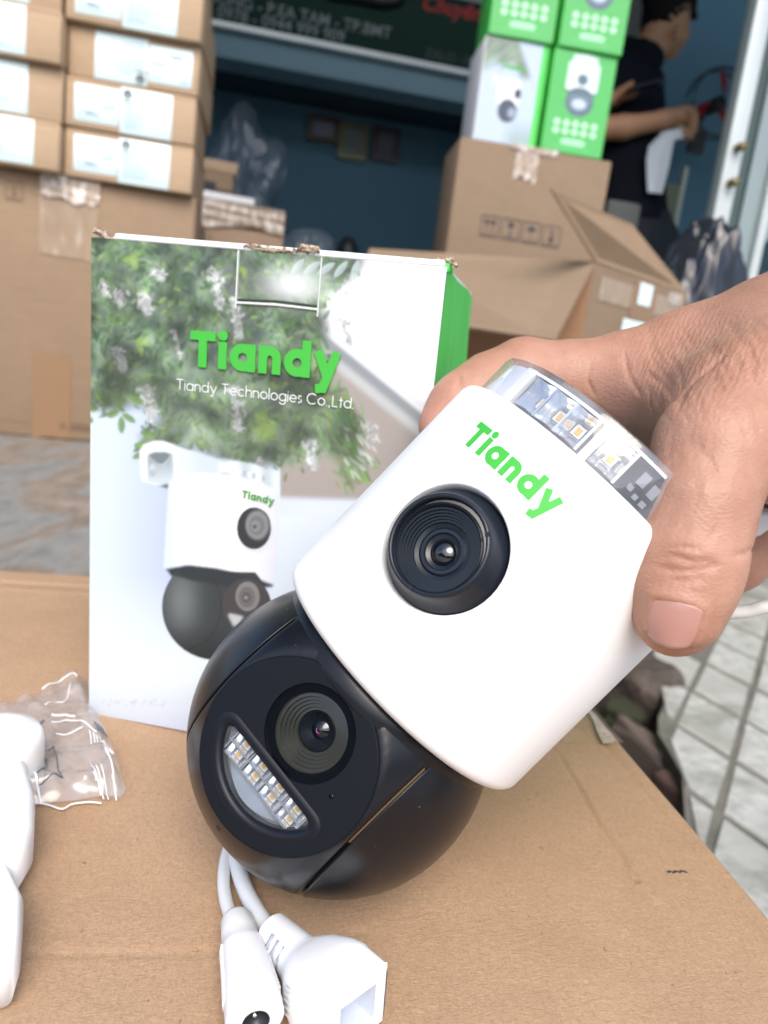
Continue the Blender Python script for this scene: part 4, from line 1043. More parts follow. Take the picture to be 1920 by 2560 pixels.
def blur(a, k):
    for _ in range(2):
        for ax in (0, 1):
            c_ = np.cumsum(np.pad(a, [(k + 1, k) if q == ax else (0, 0) for q in range(a.ndim)], mode='edge'), axis=ax)
            n_ = a.shape[ax]; a = (np.take(c_, np.arange(2 * k + 1, 2 * k + 1 + n_), ax) - np.take(c_, np.arange(0, n_), ax)) / (2 * k + 1)
    return a
fms = blur(fm, 10); nz_ = blur(rng.random((RHt, RWd)), 7); nz_ = (nz_ - nz_.mean()) / nz_.std(); nz2 = blur(rng.random((RHt, RWd)), 3); nz2 = (nz2 - nz2.mean()) / nz2.std()
under = lerp(srgb((58, 82, 56)), srgb((112, 138, 104)), .5 + .35 * nz_ + .15 * nz2)
under = lerp(under, srgb((86, 84, 86)), np.exp(-((QX - 585 - (QY - 700) * .12) / 34.) ** 2) * (QY < 900) * .9)
under = lerp(under, srgb((120, 138, 112)), (QY - 850) / 300. * .6)
IMG = IMG * (1 - np.clip(fms * 1.3 - .25, 0, .93)[..., None]) + under * np.clip(fms * 1.3 - .25, 0, .93)[..., None]
def stamp(cx, cy, a, b, ang, colr, alpha=.9):
    x, y = (cx - RX0) / S, (cy - RY0) / S; a /= S; b /= S; R_ = int(a + 3)
    x0_, x1_, y0_, y1_ = max(0, int(x) - R_), min(RWd, int(x) + R_ + 1), max(0, int(y) - R_), min(RHt, int(y) + R_ + 1)
    if x0_ >= x1_ or y0_ >= y1_: return
    Yg, Xg = np.mgrid[y0_:y1_, x0_:x1_]; dx = Xg - x; dy = Yg - y; u_ = dx * math.cos(ang) + dy * math.sin(ang); v_ = -dx * math.sin(ang) + dy * math.cos(ang)
    prof = b * np.maximum(0, 1 - (u_ / a) ** 2) ** .7; m_ = np.clip((prof - np.abs(v_)) + .5, 0, 1) * (np.abs(u_) < a) * alpha
    shade = 1 + .22 * np.clip(v_ / (b + .01), -1, 1)
    IMG[y0_:y1_, x0_:x1_] = IMG[y0_:y1_, x0_:x1_] * (1 - m_[..., None]) + (np.array(colr) * shade[..., None]) * m_[..., None]
cols = [(52, 84, 48), (74, 112, 62), (92, 132, 78), (118, 150, 92), (100, 128, 100), (70, 98, 78), (146, 178, 84), (132, 150, 120)]
wts = np.array([.17, .2, .2, .13, .12, .1, .04, .04]); wts /= wts.sum()
cnt = 0
while cnt < 2300:
    x = rng.uniform(195, 935); y = rng.uniform(585, 1240); m_ = fms[min(RHt - 1, int((y - RY0) / S)), min(RWd - 1, int((x - RX0) / S))]
    if rng.random() > m_ ** 1.5: continue
    cnt += 1; c_ = srgb(cols[rng.choice(8, p=wts)]) * rng.uniform(.8, 1.15)
    if y > 950: c_ = c_ * .8 + srgb((140, 160, 120)) * .2
    ang = rng.normal(.9 if rng.random() < .5 else 2.2, .5); a = rng.uniform(7, 17)
    stamp(x, y, a, a * rng.uniform(.28, .42), ang, c_, rng.uniform(.55, .95))
for (x, y, hgt, wd_) in [(545, 720, 105, 22), (592, 795, 105, 24), (365, 760, 55, 30), (300, 745, 40, 22), (445, 860, 70, 9), (375, 1010, 90, 30), (592, 1020, 115, 26), (778, 1135, 75, 26), (930, 1080, 45, 16), (305, 900, 60, 24), (400, 690, 30, 26), (500, 1160, 60, 10), (650, 1165, 40, 20), (870, 830, 60, 14), (262, 720, 40, 16)]:
    for k in range(int(hgt * wd_ / 24)):
        t_ = rng.random(); w__ = wd_ * (1 - t_ * .6); v_ = rng.uniform(150, 232)
        stamp(x + rng.normal() * w__ * .5 + (t_ - .5) * 14, y - hgt * .5 + t_ * hgt, rng.uniform(4, 9), rng.uniform(2.2, 4.2), rng.normal(1.5, .8), srgb((v_ * .97, v_, v_ * 1.0)), rng.uniform(.35, .85))
for (x, y, a, ang) in [(600, 690, 20, 1), (333, 650, 22, .6), (350, 860, 18, 2), (355, 880, 18, 1.2), (650, 1040, 26, .8), (670, 1080, 24, 1.4), (655, 1070, 22, 2.2)]:
    for k in range(5): stamp(x + rng.normal() * 10, y + rng.normal() * 10, a * .7, a * .3, ang + rng.normal() * .5, srgb((138, 172, 66)), .42)
for (x, y, a, b_, ang) in [(232, 1020, 15, 8, .2), (285, 1035, 16, 8, -.5), (306, 1062, 22, 9, 1.55), (325, 1045, 20, 8, .6), (224, 1050, 10, 8, .6), (355, 1110, 18, 8, -.3), (350, 1138, 18, 8, -.4), (372, 1085, 20, 8, .3), (250, 985, 16, 8, .5), (300, 1000, 18, 8, .4), (345, 1000, 18, 9, .3)]:
    stamp(x, y, a, b_, ang, srgb((104, 146, 66)), .9)
for k in range(130):   # long leaflets at the lower right tip
    t_ = rng.random(); stamp(840 + 60 * t_ + rng.normal() * 22, 990 + 215 * t_ + rng.normal() * 18, rng.uniform(9, 20), rng.uniform(2.5, 4.5), rng.normal(1.1, .35), srgb((rng.uniform(95, 150), rng.uniform(140, 180), rng.uniform(70, 110))), .75)
for k in range(26): stamp(905 + rng.normal() * 22, 1120 + rng.normal() * 40, rng.uniform(8, 18), 3.2, rng.normal(.9, .3), srgb((222, 232, 226)), .6)
fz = np.clip(fms * 1.4 - .2, 0, 1)[..., None]; big_ = blur(rng.random((RHt, RWd)), 16); big_ = (big_ - big_.mean()) / big_.std()
IMG = IMG * (1 + fz * np.clip((.42 * big_ + .14 * nz_), -.6, .7)[..., None]); IMG = IMG * (1 - .12 * fz) + fz * .12 * IMG.mean(2, keepdims=True)
IMG = IMG * (1 - .04 * fz) + .04 * fz * srgb((190, 200, 196)); IMG = .45 * IMG + .40 * blur(IMG, 1) + .15 * blur(IMG, 2)
IMG = lerp(IMG, srgb((244, 249, 252)), np.exp(-(((QX - 735) / 70.) ** 2 + ((QY - 712) / 42.) ** 2)) * .85)
for k in range(9): 
    x = 745 + 36 * k; stamp(x, 668 + 2 * k, 26, 9, 2.2 + .4 * math.sin(k), srgb((212, 228, 236)), .55)
# ---- printed hanging camera
def poly(pts, cfun, soft=None):
    m_ = blur(inpoly(pts).astype(float), 1)[..., None]; c_ = cfun if isinstance(cfun, np.ndarray) else cfun; IMG[:] = IMG * (1 - m_) + c_ * m_
def ell(cx, cy, rx, ry, c_, al=1., soft=.05):
    d = np.sqrt(((QX - cx) / rx) ** 2 + ((QY - cy) / ry) ** 2); m_ = (np.clip((1 - d) / soft, 0, 1) * al)[..., None]; IMG[:] = IMG * (1 - m_) + np.array(c_) * m_
poly([(352, 1128), (362, 1112), (385, 1104), (410, 1103), (545, 1146), (548, 1186), (470, 1188), (425, 1222), (357, 1200)], lerp(srgb((236, 244, 246)), srgb((206, 222, 230)), (QX - 390) / 120.))
poly([(352, 1128), (362, 1112), (385, 1104), (410, 1103), (436, 1112), (430, 1132), (371, 1132), (368, 1203), (357, 1200)], np.zeros(3) + srgb((244, 250, 252)))
poly([(371, 1136), (392, 1128), (420, 1130), (433, 1136), (410, 1162), (392, 1160)], np.zeros(3) + srgb((120, 135, 142)))
poly([(371, 1136), (395, 1156), (410, 1162), (433, 1136), (436, 1196), (420, 1214), (371, 1203)], lerp(srgb((150, 165, 172)), srgb((205, 220, 228)), (QY - 1140) / 60.))
ell(384, 1172, 7, 13, srgb((200, 214, 220))); ell(384, 1182, 9, 9, srgb((178, 192, 198)))
poly([(398, 1214), (425, 1208), (424, 1222)], np.zeros(3) + srgb((90, 100, 106)))
sh = 1 - np.abs((QX - 560) / 150.)
poly([(424, 1215), (428, 1203), (448, 1188), (490, 1183), (546, 1184), (640, 1200), (697, 1226), (700, 1245), (688, 1462), (620, 1437), (540, 1420), (470, 1411), (411, 1421)], lerp(lerp(srgb((222, 240, 240)) + 0 * IMG, srgb((252, 253, 253)), (QX - 430) / 30.), srgb((216, 222, 238)), (QX - 600) / 110.))
poly([(545, 1147), (560, 1146), (640, 1160), (690, 1186), (698, 1228), (640, 1200), (546, 1184)], lerp(srgb((196, 210, 218)), srgb((226, 236, 240)), np.sin(QX * .12) * .5 + .5))
poly([(552, 1156), (580, 1158), (580, 1180), (552, 1178)], np.zeros(3) + srgb((240, 246, 248)))
for k in range(6): ell(600 + k * 12, 1180 + k * 3, 4, 8, srgb((165, 180, 190)) if k % 2 else srgb((245, 248, 250)), .8)
dk = srgb((58, 66, 70))
poly([(416, 1422), (470, 1412), (545, 1421), (620, 1438), (686, 1461), (680, 1468), (640, 1462), (430, 1440)], np.zeros(3) + srgb((44, 54, 58)))
gl = np.exp(-(((QX - 455) / 40.) ** 2 + ((QY - 1500) / 75.) ** 2)); bc = lerp(dk + 0 * IMG, srgb((120, 128, 130)), gl * .9); bc = lerp(bc, srgb((40, 44, 46)), (QY - 1560) / 90.)
m_ = (np.clip((1 - np.sqrt(((QX - 540) / 135.) ** 2 + ((QY - 1518) / 132.) ** 2)) / .015, 0, 1) * np.clip((QY - 1424 - np.abs(QX - 430) * .02) / 3., 0, 1))[..., None]; IMG = IMG * (1 - m_) + bc * m_
poly([(430, 1436), (470, 1414), (545, 1422), (640, 1444), (672, 1466), (600, 1470), (480, 1450)], np.zeros(3) + srgb((48, 57, 61)))
d = np.sqrt(((QX - 452) / 102.) ** 2 + ((QY - 1513) / 112.) ** 2); m_ = (np.clip(1 - np.abs(d - 1) / .018, 0, 1) * (QY > 1440) * (QX > 440) * (np.hypot((QX - 540) / 135., (QY - 1518) / 132.) < 1))[..., None] * .85; IMG = IMG * (1 - m_) + srgb((22, 26, 28)) * m_
ell(618, 1512, 62, 68, srgb((72, 70, 72)), 1, .03); ell(620, 1490, 31, 38, srgb((132, 134, 134)), 1, .06); ell(618, 1492, 22, 27, srgb((110, 112, 112)), 1, .08); ell(617, 1492, 12, 14, srgb((92, 92, 94))); ell(616, 1493, 5, 5, srgb((150, 140, 155)))
poly([(571, 1538), (575, 1532), (610, 1540), (600, 1556), (586, 1566)], np.zeros(3) + srgb((196, 202, 206)))
ell(640, 1326, 46, 58, srgb((222, 226, 236)), .8); ell(636, 1320, 43, 53, srgb((52, 57, 60)), 1, .03); ell(645, 1312, 33, 41, srgb((88, 92, 94)), 1, .05); ell(644, 1312, 29, 36, srgb((136, 140, 142)), 1, .06); ell(643, 1313, 20, 25, srgb((118, 122, 124)), 1, .08); ell(640, 1315, 12, 14, srgb((140, 140, 144))); ell(638, 1316, 5, 6, srgb((90, 88, 100)))
for k in range(40): ell(rng.uniform(255, 420), 1752 + (rng.random() - .2) * 14, rng.uniform(3, 7), 4, srgb((190, 200, 226)), .35, .5)
IMG *= .80
nx, ny = 340, 500
u_, v_ = np.meshgrid(np.linspace(0, 1, nx), np.linspace(0, 1, ny), indexing='ij')
XL = u_ * PW; ZL = v_ * PH
Wp = P0 + XL[..., None] * PU + ZL[..., None] * PUP; qx, qy = proj(Wp.reshape(-1, 3))
fx = np.clip((qx - RX0) / S, 0, RWd - 1.01); fy = np.clip((qy - RY0) / S, 0, RHt - 1.01); ix, iy = fx.astype(int), fy.astype(int); ax_, ay_ = (fx - ix)[:, None], (fy - iy)[:, None]
C = (IMG[iy, ix] * (1 - ax_) + IMG[iy, ix + 1] * ax_) * (1 - ay_) + (IMG[iy + 1, ix] * (1 - ax_) + IMG[iy + 1, ix + 1] * ax_) * ay_
YL = .0004 * np.sin(XL * 40) * np.sin(ZL * 26 + 1) - .0006
YL += .0008 * np.exp(-((XL - .0) / .004) ** 2)
V = np.stack([XL, YL, ZL], -1).reshape(-1, 3)
ii, jj = np.meshgrid(np.arange(nx - 1), np.arange(ny - 1), indexing='ij'); ii, jj = ii.ravel(), jj.ravel()
F = np.stack([ii * ny + jj, (ii + 1) * ny + jj, (ii + 1) * ny + jj + 1, ii * ny + jj + 1], 1)
o = obj('printed_front', V, F, M_PRINT, pb, True); set_vcol(o.data, C)
bbox('box_body', .0008, PW - .0008, .0006, PD, 0, PH - .0008, M_PRINTW, pb, .001)
# green side panel with its bulging top flap
V = []; F = []; nz = 40; nd = 10
for i in range(nz + 1):
    z = (PH - .001) * i / nz
    for j in range(nd + 1):
        y = PD * j / nd; b = .0006 + .0008 * math.exp(-((z - (PH - .030)) / .016) ** 2) * min(1, j * .5) * (1 - j / nd) + .0006 * math.sin(z * 60 + j)
        V.append((PW + b * (0.2 + min(1, j * .6)), y, z))
for i in range(nz):
    for j in range(nd): F.append((i * (nd + 1) + j, i * (nd + 1) + j + 1, (i + 1) * (nd + 1) + j + 1, (i + 1) * (nd + 1) + j))
obj('side_panel', V, F, M_GREENB, pb, True)
bbox('lid_edge', .011, PW - .001, -.0004, .004, PH - .0004, PH + .0026, M_PRINTW, pb, .0010)
bbox('lid', .001, PW - .001, .004, PD, PH - .0006, PH + .0014, M_PRINTW, pb)
bbox('lid_edge', PW - .0120, PW + .0008, .0006, .02, PH - .002, PH + .0016, M_GREENB, pb, .0006)
def torn(x0, x1, y, z, th, seed, lift=.0015):
    g = np.random.default_rng(seed); n = 26; V = []; F = []
    for i in range(n):
        t_ = i / (n - 1); x = x0 + (x1 - x0) * t_; a = th * (.5 + .5 * g.random()) * min(1, .35 + 4 * t_ * (1 - t_)); zz = z + lift * math.sin(t_ * 5 + seed) + g.normal() * .0003
        V += [(x, y, zz), (x, y - .0006 + g.normal() * .0003, zz + a), (x, y + .004, zz + a * 1.1), (x, y + .005, zz)]
    for i in range(n - 1):
        for k in range(4): F.append((i * 4 + k, i * 4 + (k + 1) % 4, (i + 1) * 4 + (k + 1) % 4, (i + 1) * 4 + k))
    F += [(0, 1, 2, 3), tuple((n - 1) * 4 + k for k in (3, 2, 1, 0))]
    return obj('torn_edge', V, F, M_TORN, pb, True)
torn(.0005, .0125, .0006, PH - .0004, .0035, 1, .0022); xa = to_pb(610, 630)[0]; xb = to_pb(800, 640)[0]
torn(xa, xa + (xb - xa) * .72, -.0010, PH + .0005, .0026, 2, .0006); torn(xa + (xb - xa) * .70, xb, -.0012, PH + .0012, .0032, 3, .0002); torn(PW - .009, PW + .0035, .004, PH + .0004, .0038, 4, .0012)
# tuck tab cut-out on the front
(ta, za), (tb, zb), (tc, zc) = to_pb(594, 752), to_pb(797, 768), to_pb(600, 640)
M_CUT = pmat('cut_board', (.62, .66, .64), .7); M_SLIT = pmat('slit_dark', (.05, .07, .045), .8)
bbox('tab_edge', ta - .0004, ta + .0002, -.0019, -.0004, zb - .004, PH - .0004, M_CUT, pb); bbox('tab_edge', tb - .0002, tb + .0003, -.0016, -.0004, zb - .004, PH - .0004, M_CUT, pb)
V, F = tube_vf([(ta + .0005, -.0009, za + .0006), ((ta + tb) / 2, -.0009, (za + zb) / 2 + .0012), (tb - .0004, -.0009, zb + .0004)], (.0004, .0010), 6, upv=(0, -1, 0)); obj('tab_slit', V, F, M_SLIT, pb)
V, F = tube_vf([(ta, -.0011, za - .0008), ((ta + tb) / 2, -.0011, (za + zb) / 2 - .0004), (tb, -.0011, zb - .0010)], (.0006, .0006), 6, upv=(0, -1, 0)); obj('tab_edge', V, F, M_CUT, pb)
# lettering
def place_text(txt, w_, gap, cell, pa, pbp, mt, name, y=-.0013, space=.55, th=None):
    """pa/pbp = photo points of baseline start / end"""
    a = to_pb(*pa); b = to_pb(*pbp); V2, F2, W = text_sheet(txt, w_, gap, cell, space); ex_ = (b - a) / W; ez_ = np.array([-ex_[1], ex_[0]])
    V3 = [(a[0] + p[0] * ex_[0] + p[1] * ez_[0], y, a[1] + p[0] * ex_[1] + p[1] * ez_[1]) for p in V2]
    if th:
        bm = bmesh.new(); vs = [bm.verts.new(v) for v in V3]
        for f in F2: bm.faces.new([vs[i] for i in f])
        r = bmesh.ops.extrude_face_region(bm, geom=bm.faces[:]); 
        for g_ in r['geom']:
            if isinstance(g_, bmesh.types.BMVert): g_.co.y -= th
        bmesh.ops.recalc_face_normals(bm, faces=bm.faces[:]); me = bpy.data.meshes.new(name); bm.to_mesh(me); bm.free(); me.materials.append(mt); return link(bpy.data.objects.new(name, me), pb)
    o_ = obj(name, V3, F2, mt, pb)
    return o_
place_text('Tiandy', .33, .12, .035, (478, 915), (850, 952), M_GREEN, 'logo_lettering', th=.0004)
place_text('Tiandy Technologies Co.,Ltd.', .115, .165, .03, (444, 973), (886, 1022), pmat('print_white_letters', (.80, .83, .84), .4), 'lettering', space=.5)
place_text('Tiandy', .30, .14, .05, (606, 1242), (686, 1261), pmat('logo_green_print', (.07, .30, .05), .5), 'lettering', y=-.0012)

# ==================================================================== HELD SECURITY CAMERA (millimetres in its own frame: x right, -y front, z up)
MC = np.array([[0.6150444, 0.37888729, 0.69149461], [-0.64008691, -0.27220248, 0.71846681], [0.46044449, -0.88450564, 0.07510419]]); CC = np.array([0.03783562, -0.02526083, -0.26753496])
MWd = RM @ MC; CWd = CP + RM @ CC
Mdev = Matrix([[MWd[0, 0], MWd[0, 1], MWd[0, 2], CWd[0]], [MWd[1, 0], MWd[1, 1], MWd[1, 2], CWd[1]], [MWd[2, 0], MWd[2, 1], MWd[2, 2], CWd[2]], [0, 0, 0, 1]])
dv = thing('security_camera', 'white and black dual lens security camera gripped in the hand, green logo on its housing', 'security camera', mat4=Mdev)
mm = .001
def dobj(name, V, F, m, parent=dv, smooth=True, auto=None): return obj(name, np.asarray(V, float) * mm, F, m, parent, smooth, auto)
RB, HB = 55., 46.8
# white housing: cylinder grid with a round lens opening
hr = 20.6; sq = 27.0; NS = 16
bm = bmesh.new()
def cylp(arc, z, r=RB): a = arc / RB; return Vector((r * math.sin(a), -r * math.cos(a), z))
ring = []
per = []
for k in range(NS): per.append((-sq + 2 * sq * k / NS, -sq))
for k in range(NS): per.append((sq, -sq + 2 * sq * k / NS))
for k in range(NS): per.append((sq - 2 * sq * k / NS, sq))
for k in range(NS): per.append((-sq, sq - 2 * sq * k / NS))
NR = 9; grid = []
for (px_, pz_) in per:
    a = math.atan2(pz_, px_); row = []
    for j in range(NR + 1):
        t_ = (j / NR) ** 1.3; hx, hz = hr * math.cos(a), hr * math.sin(a); row.append(bm.verts.new(cylp(hx + (px_ - hx) * t_, hz + (pz_ - hz) * t_)))
    # lip turning into the opening
    l1 = bm.verts.new(Vector((20.1 * math.cos(a), 0, 20.1 * math.sin(a)))); l1.co.y = -math.sqrt(RB ** 2 - l1.co.x ** 2) + .3
    l2 = bm.verts.new(Vector((19.5 * math.cos(a), -49.6, 19.5 * math.sin(a)))); l3 = bm.verts.new(Vector((19.3 * math.cos(a), -44, 19.3 * math.sin(a))))
    grid.append([l3, l2, l1] + row)
n_ = len(grid)
for i in range(n_):
    for j in range(len(grid[0]) - 1):
        bm.faces.new([grid[i][j], grid[(i + 1) % n_][j], grid[(i + 1) % n_][j + 1], grid[i][j + 1]])
full = 2 * math.pi * RB; xsA = [-sq + 2 * sq * k / NS for k in range(NS + 1)]; NA = 96
xsA = xsA[:-1] + [sq + (full - 2 * sq) * k / NA for k in range(NA)]
fil = 4.5
prof = [(46.0, -HB + .6), (RB - 7, -HB + .1), (RB - fil, -HB)] + [(RB - fil + fil * math.sin(q), -HB + fil - fil * math.cos(q)) for q in np.linspace(.2, math.pi / 2, 8)]
top = [(RB - fil + fil * math.cos(q), HB - fil + fil * math.sin(q)) for q in np.linspace(0, math.pi / 2 - .05, 8)] + [(50.2, HB), (49.5, HB - .6)]
zmid = list(np.linspace(-HB + fil, -sq, 7))[1:] + [-sq + 2 * sq * k / NS for k in range(1, NS + 1)] + list(np.linspace(sq, HB - fil, 7))[1:-1]
profile = prof + [(RB, z) for z in zmid] + top
V = {}
for i, a in enumerate(xsA):
    for j, (r, z) in enumerate(profile): V[i, j] = bm.verts.new(cylp(a, z, r))
zin = [j for j, (r, z) in enumerate(profile) if abs(r - RB) < 1e-6 and -sq - 1e-6 <= z <= sq + 1e-6]
for i in range(len(xsA)):
    i2 = (i + 1) % len(xsA)
    for j in range(len(profile) - 1):
        if i < NS and j in zin and (j + 1) in zin: continue
        bm.faces.new([V[i, j], V[i2, j], V[i2, j + 1], V[i, j + 1]])
bmesh.ops.remove_doubles(bm, verts=bm.verts[:], dist=.01); bmesh.ops.recalc_face_normals(bm, faces=bm.faces[:])
for v in bm.verts: v.co *= mm
me = bpy.data.meshes.new('housing'); bm.to_mesh(me); bm.free(); me.materials.append(M_WHITEP); me.polygons.foreach_set('use_smooth', [True] * len(me.polygons)); me.set_sharp_from_angle(angle=math.radians(55))
link(bpy.data.objects.new('housing', me), dv)
# logo wrapped on the housing
V2, F2, W = text_sheet('Tiandy', .33, .14, .035)
wl = 39.0; s_ = wl / W; h0 = 27.2; x0_ = -22.3
dobj('logo', [tuple(cylp(x0_ + a * s_, h0 + b * s_, RB + .06)) for a, b in V2], F2, M_GREEN, smooth=False)
# upper fixed lens
LZ = -1.0
V, F = lathe([(19.6, -44), (19.2, -49.0), (19.1, -51.0), (18.4, -52.6), (17.4, -54.2), (16.2, -57.2), (15.7, -58.4), (15.1, -58.9), (14.5, -58.7), (14.2, -57.8), (14.1, -56.2)], 140, 'y'); bez = dobj('lens_bezel', V, F, M_BEZEL)
V, F = lathe([(14.1, -56.6), (13.4, -57.0), (13.0, -56.4), (12.9, -55.6), (12.2, -55.6), (12.1, -54.8), (11.4, -54.8), (11.3, -54.1), (10.6, -54.1), (10.5, -53.4), (9.8, -53.4), (9.7, -52.8), (9.0, -52.8), (8.9, -52.0), (7.6, -51.6)], 130, 'y')
dobj('lens_ring', [(x, y, z + LZ) for x, y, z in V], F, M_LENSR, bez, True, 30)
V, F = lathe([(7.7, -51.5), (6.9, -52.1), (5.9, -52.1), (5.5, -51.3), (4.5, -50.8), (3.9, -50.5)], 90, 'y'); dobj('lens_ring', [(x, y, z + LZ) for x, y, z in V], F, M_BEZEL, bez, True, 30)
V, F = lathe([(0, -52.6), (1.4, -52.4), (2.9, -51.8), (4.1, -50.9), (4.5, -50.2)], 60, 'y'); dobj('lens_glass', [(x, y, z + LZ) for x, y, z in V], F, M_PUPIL, bez)
# small notch on the bezel
V, F = join_vf([box_vf(-.6, .6, -59.3, -57.9, -15.6, -14.4)]); 
for ang in (0.25, 2.5): 
    c_, s2 = math.cos(ang), math.sin(ang); dobj('bezel_notch', [(x * c_ - z * s2, y, x * s2 + z * c_) for x, y, z in V], F, M_BEZEL, bez, False)

# clear light ring on top
prof = [(50.7, HB - .4), (50.7, 60.2), (50.3, 61.4), (49.4, 62.0), (30, 62.2), (0, 62.2)]
V, F = lathe(prof, 160); dobj('clear_cover', V, F, M_CLEAR, smooth=True, auto=35)
def arcbox(a0, a1, r0, r1, z0, z1, n=6):
    V = []; F = []
    for i in range(n + 1):
        a = math.radians(a0 + (a1 - a0) * i / n); s, c = math.sin(a), math.cos(a)
        V += [(r0 * s, -r0 * c, z0), (r1 * s, -r1 * c, z0), (r1 * s, -r1 * c, z1), (r0 * s, -r0 * c, z1)]
    for i in range(n):
        for k in range(4): F.append((i * 4 + k, i * 4 + (k + 1) % 4, (i + 1) * 4 + (k + 1) % 4, (i + 1) * 4 + k))
    F += [(3, 2, 1, 0), tuple(n * 4 + k for k in range(4))]
    return V, F
M_DRUM = pmat('drum_grey', (.14, .21, .28), .2)
M_FROST = pmat('frosted_grey', (.72, .75, .82), .3)
V, F = lathe([(40, HB - .3), (40, 60)], 128); core = dobj('light_core', V, F, M_DRUM)
V, F = lathe([(50, HB + .1), (39, HB + .1)], 128); dobj('light_floor', V, F, pmat('floor_grey', (.30, .33, .37), .35), core)
for a0, a1 in ((-34, -27.6), (9.0, 12.2), (-150, -146), (70, 73)):
    V, F = arcbox(a0, a1, 39.5, 49.3, HB + .2, 60.3); dobj('white_rib', V, F, M_WHITEP, smooth=False)
V, F = arcbox(-34, 60, 39.5, 49.0, 59.2, 60.2, 30); dobj('white_rim', V, F, pmat('rim_clear', (.75, .78, .84), .2), smooth=False)
V, F = arcbox(-72, -34.3, 46, 48.5, HB + .2, 60, 20); dobj('frosted_panel', V, F, M_FROST, smooth=False)
V, F = arcbox(-52, -48, 48.6, 48.9, 54, 58, 4); dobj('frosted_window', V, F, M_WHITEP, smooth=False)
V, F = arcbox(24.8, 62, 43, 49.0, HB + .2, 59, 16); blk = dobj('sensor_panel', V, F, M_PCB, smooth=False)
for a0, z0, w_, h_ in ((29.5, 52.6, 3.4, 4.2), (35, 52.0, 3.2, 4.0), (28.4, 49.6, 2.2, 1.8), (32, 48.6, 2.0, 1.6), (35.5, 48.4, 2.4, 1.8)):
    V, F = arcbox(a0, a0 + w_, 49.05, 49.3, z0, z0 + h_, 3); dobj('sensor_pad', V, F, pmat('pad_grey', (.22, .24, .27), .5), blk, False)
def led_unit(ac, z, w_=10.0, h_=11., deep=6.5, r_out=49.0, label=None):
    """square mirrored funnel with a small LED package at its bottom, facing outwards at angle ac (deg)"""
    e = thing_part = None
    a = math.radians(ac); er = np.array([math.sin(a), -math.cos(a), 0]); et = np.array([math.cos(a), math.sin(a), 0]); ez = np.array([0, 0, 1.])
    def P_(t_, zz, dpth): return er * (r_out - dpth) + et * t_ + ez * (z + zz)
    V = []; F = []; N = 5
    for dpt, sc_ in ((0, 1.), (deep * .45, .80), (deep, .42)):
        for (sx, sz) in ((-1, -1), (0, -1.0), (1, -1), (1, 0), (1, 1), (0, 1.0), (-1, 1), (-1, 0)):
            k_ = 1.0 if sx and sz else .93
            V.append(P_(sx * w_ / 2 * sc_ * k_, sz * h_ / 2 * sc_ * k_, dpt))
    for r_ in range(2):
        for k in range(8): F.append((r_ * 8 + k, r_ * 8 + (k + 1) % 8, (r_ + 1) * 8 + (k + 1) % 8, (r_ + 1) * 8 + k))
    F.append(tuple(16 + k for k in range(8)))
    ref = dobj('led_reflector', V, F, M_CHROME, core, False)
    b = [P_(x, zz, deep - .3) for x, zz in ((-1.9, -1.9), (1.9, -1.9), (1.9, 1.9), (-1.9, 1.9))] + [P_(x, zz, deep - 1.5) for x, zz in ((-1.8, -1.8), (1.8, -1.8), (1.8, 1.8), (-1.8, 1.8))]
    dobj('led_package', b, box_vf(0, 1, 0, 1, 0, 1)[1], M_LEDW, core, False)
    b = [P_(x, zz, deep - 1.55) for x, zz in ((-1.0, -1.2), (1.0, -1.2), (1.0, 1.2), (-1.0, 1.2))] + [P_(x, zz, deep - 1.8) for x, zz in ((-.9, -1.1), (.9, -1.1), (.9, 1.1), (-.9, 1.1))]
    dobj('led_chip', b, box_vf(0, 1, 0, 1, 0, 1)[1], M_LED, core, False)
for ac, w_ in ((-19.5, 9.0), (-8.5, 8.6), (1.6, 8.2), (18.2, 9.6), (-160, 9), (-172, 9), (176, 9), (164, 9)):
    led_unit(ac, 53.4, w_)
# clear wedge lenses between the reflectors catch highlights
for ac in (-25.2, -14.2, -3.6, 7.0, 24):
    V, F = arcbox(ac - .5, ac + .5, 42, 49.2, HB + 1, 59, 2); dobj('reflector_wall', V, F, M_CHROME, core, False)

# black ball
HY = math.radians(9.); BZ = -78.
def hrot(V): c_, s_ = math.cos(HY), math.sin(HY); return [(x * c_ - y * s_, x * s_ + y * c_, z + BZ) for x, y, z in V]
def ball_slab(x0, x1, R_=55., lips=1.0, n=60, clampface=False):
    xs_ = np.linspace(x0, x1, n); prof = []
    if abs(x0) < R_ - .5: prof.append((math.sqrt(R_ * R_ - x0 * x0) - 3.0, x0)); 
    for i, x in enumerate(xs_):
        r = math.sqrt(max(0, R_ * R_ - x * x)); e = min(abs(x - x0) if abs(x0) < R_ - .5 else 9, abs(x - x1) if abs(x1) < R_ - .5 else 9)
        prof.append((max(0, r - (.35 if e < .01 else 0)), x))
    if abs(x1) < R_ - .5: prof.append((math.sqrt(R_ * R_ - x1 * x1) - 3.0, x1))
    V, F = lathe(prof, 160, 'x'); out = []
    for x, y, z in V:
        if z > 24:   # blend up into the collar instead of closing the sphere
            pass
        if clampface and y < -45.9 and math.hypot(x, z + 2) < 33: y = -45.9
        out.append((x, y, z))
    return out, F
V, F = ball_slab(-31.0, 31.6, clampface=True, n=90); F = [f for f in F if not all(V[i][1] < -40 and math.hypot(V[i][0], V[i][2] + 2) < 29.2 for i in f)]; dobj('head_shell', hrot(V), F, M_BLACKP)
V, F = ball_slab(-55, -31.5); dobj('side_shell', hrot(V), F, M_BLACKP)
V, F = ball_slab(32.5, 55); dobj('side_shell', hrot(V), F, M_BLACKP)
V, F = lathe([(44, -HB + .8), (46.8, -HB + .2), (47.6, -49.5), (48.4, -52.5), (48.0, -54)], 160); dobj('collar', V, F, M_BLACKP)
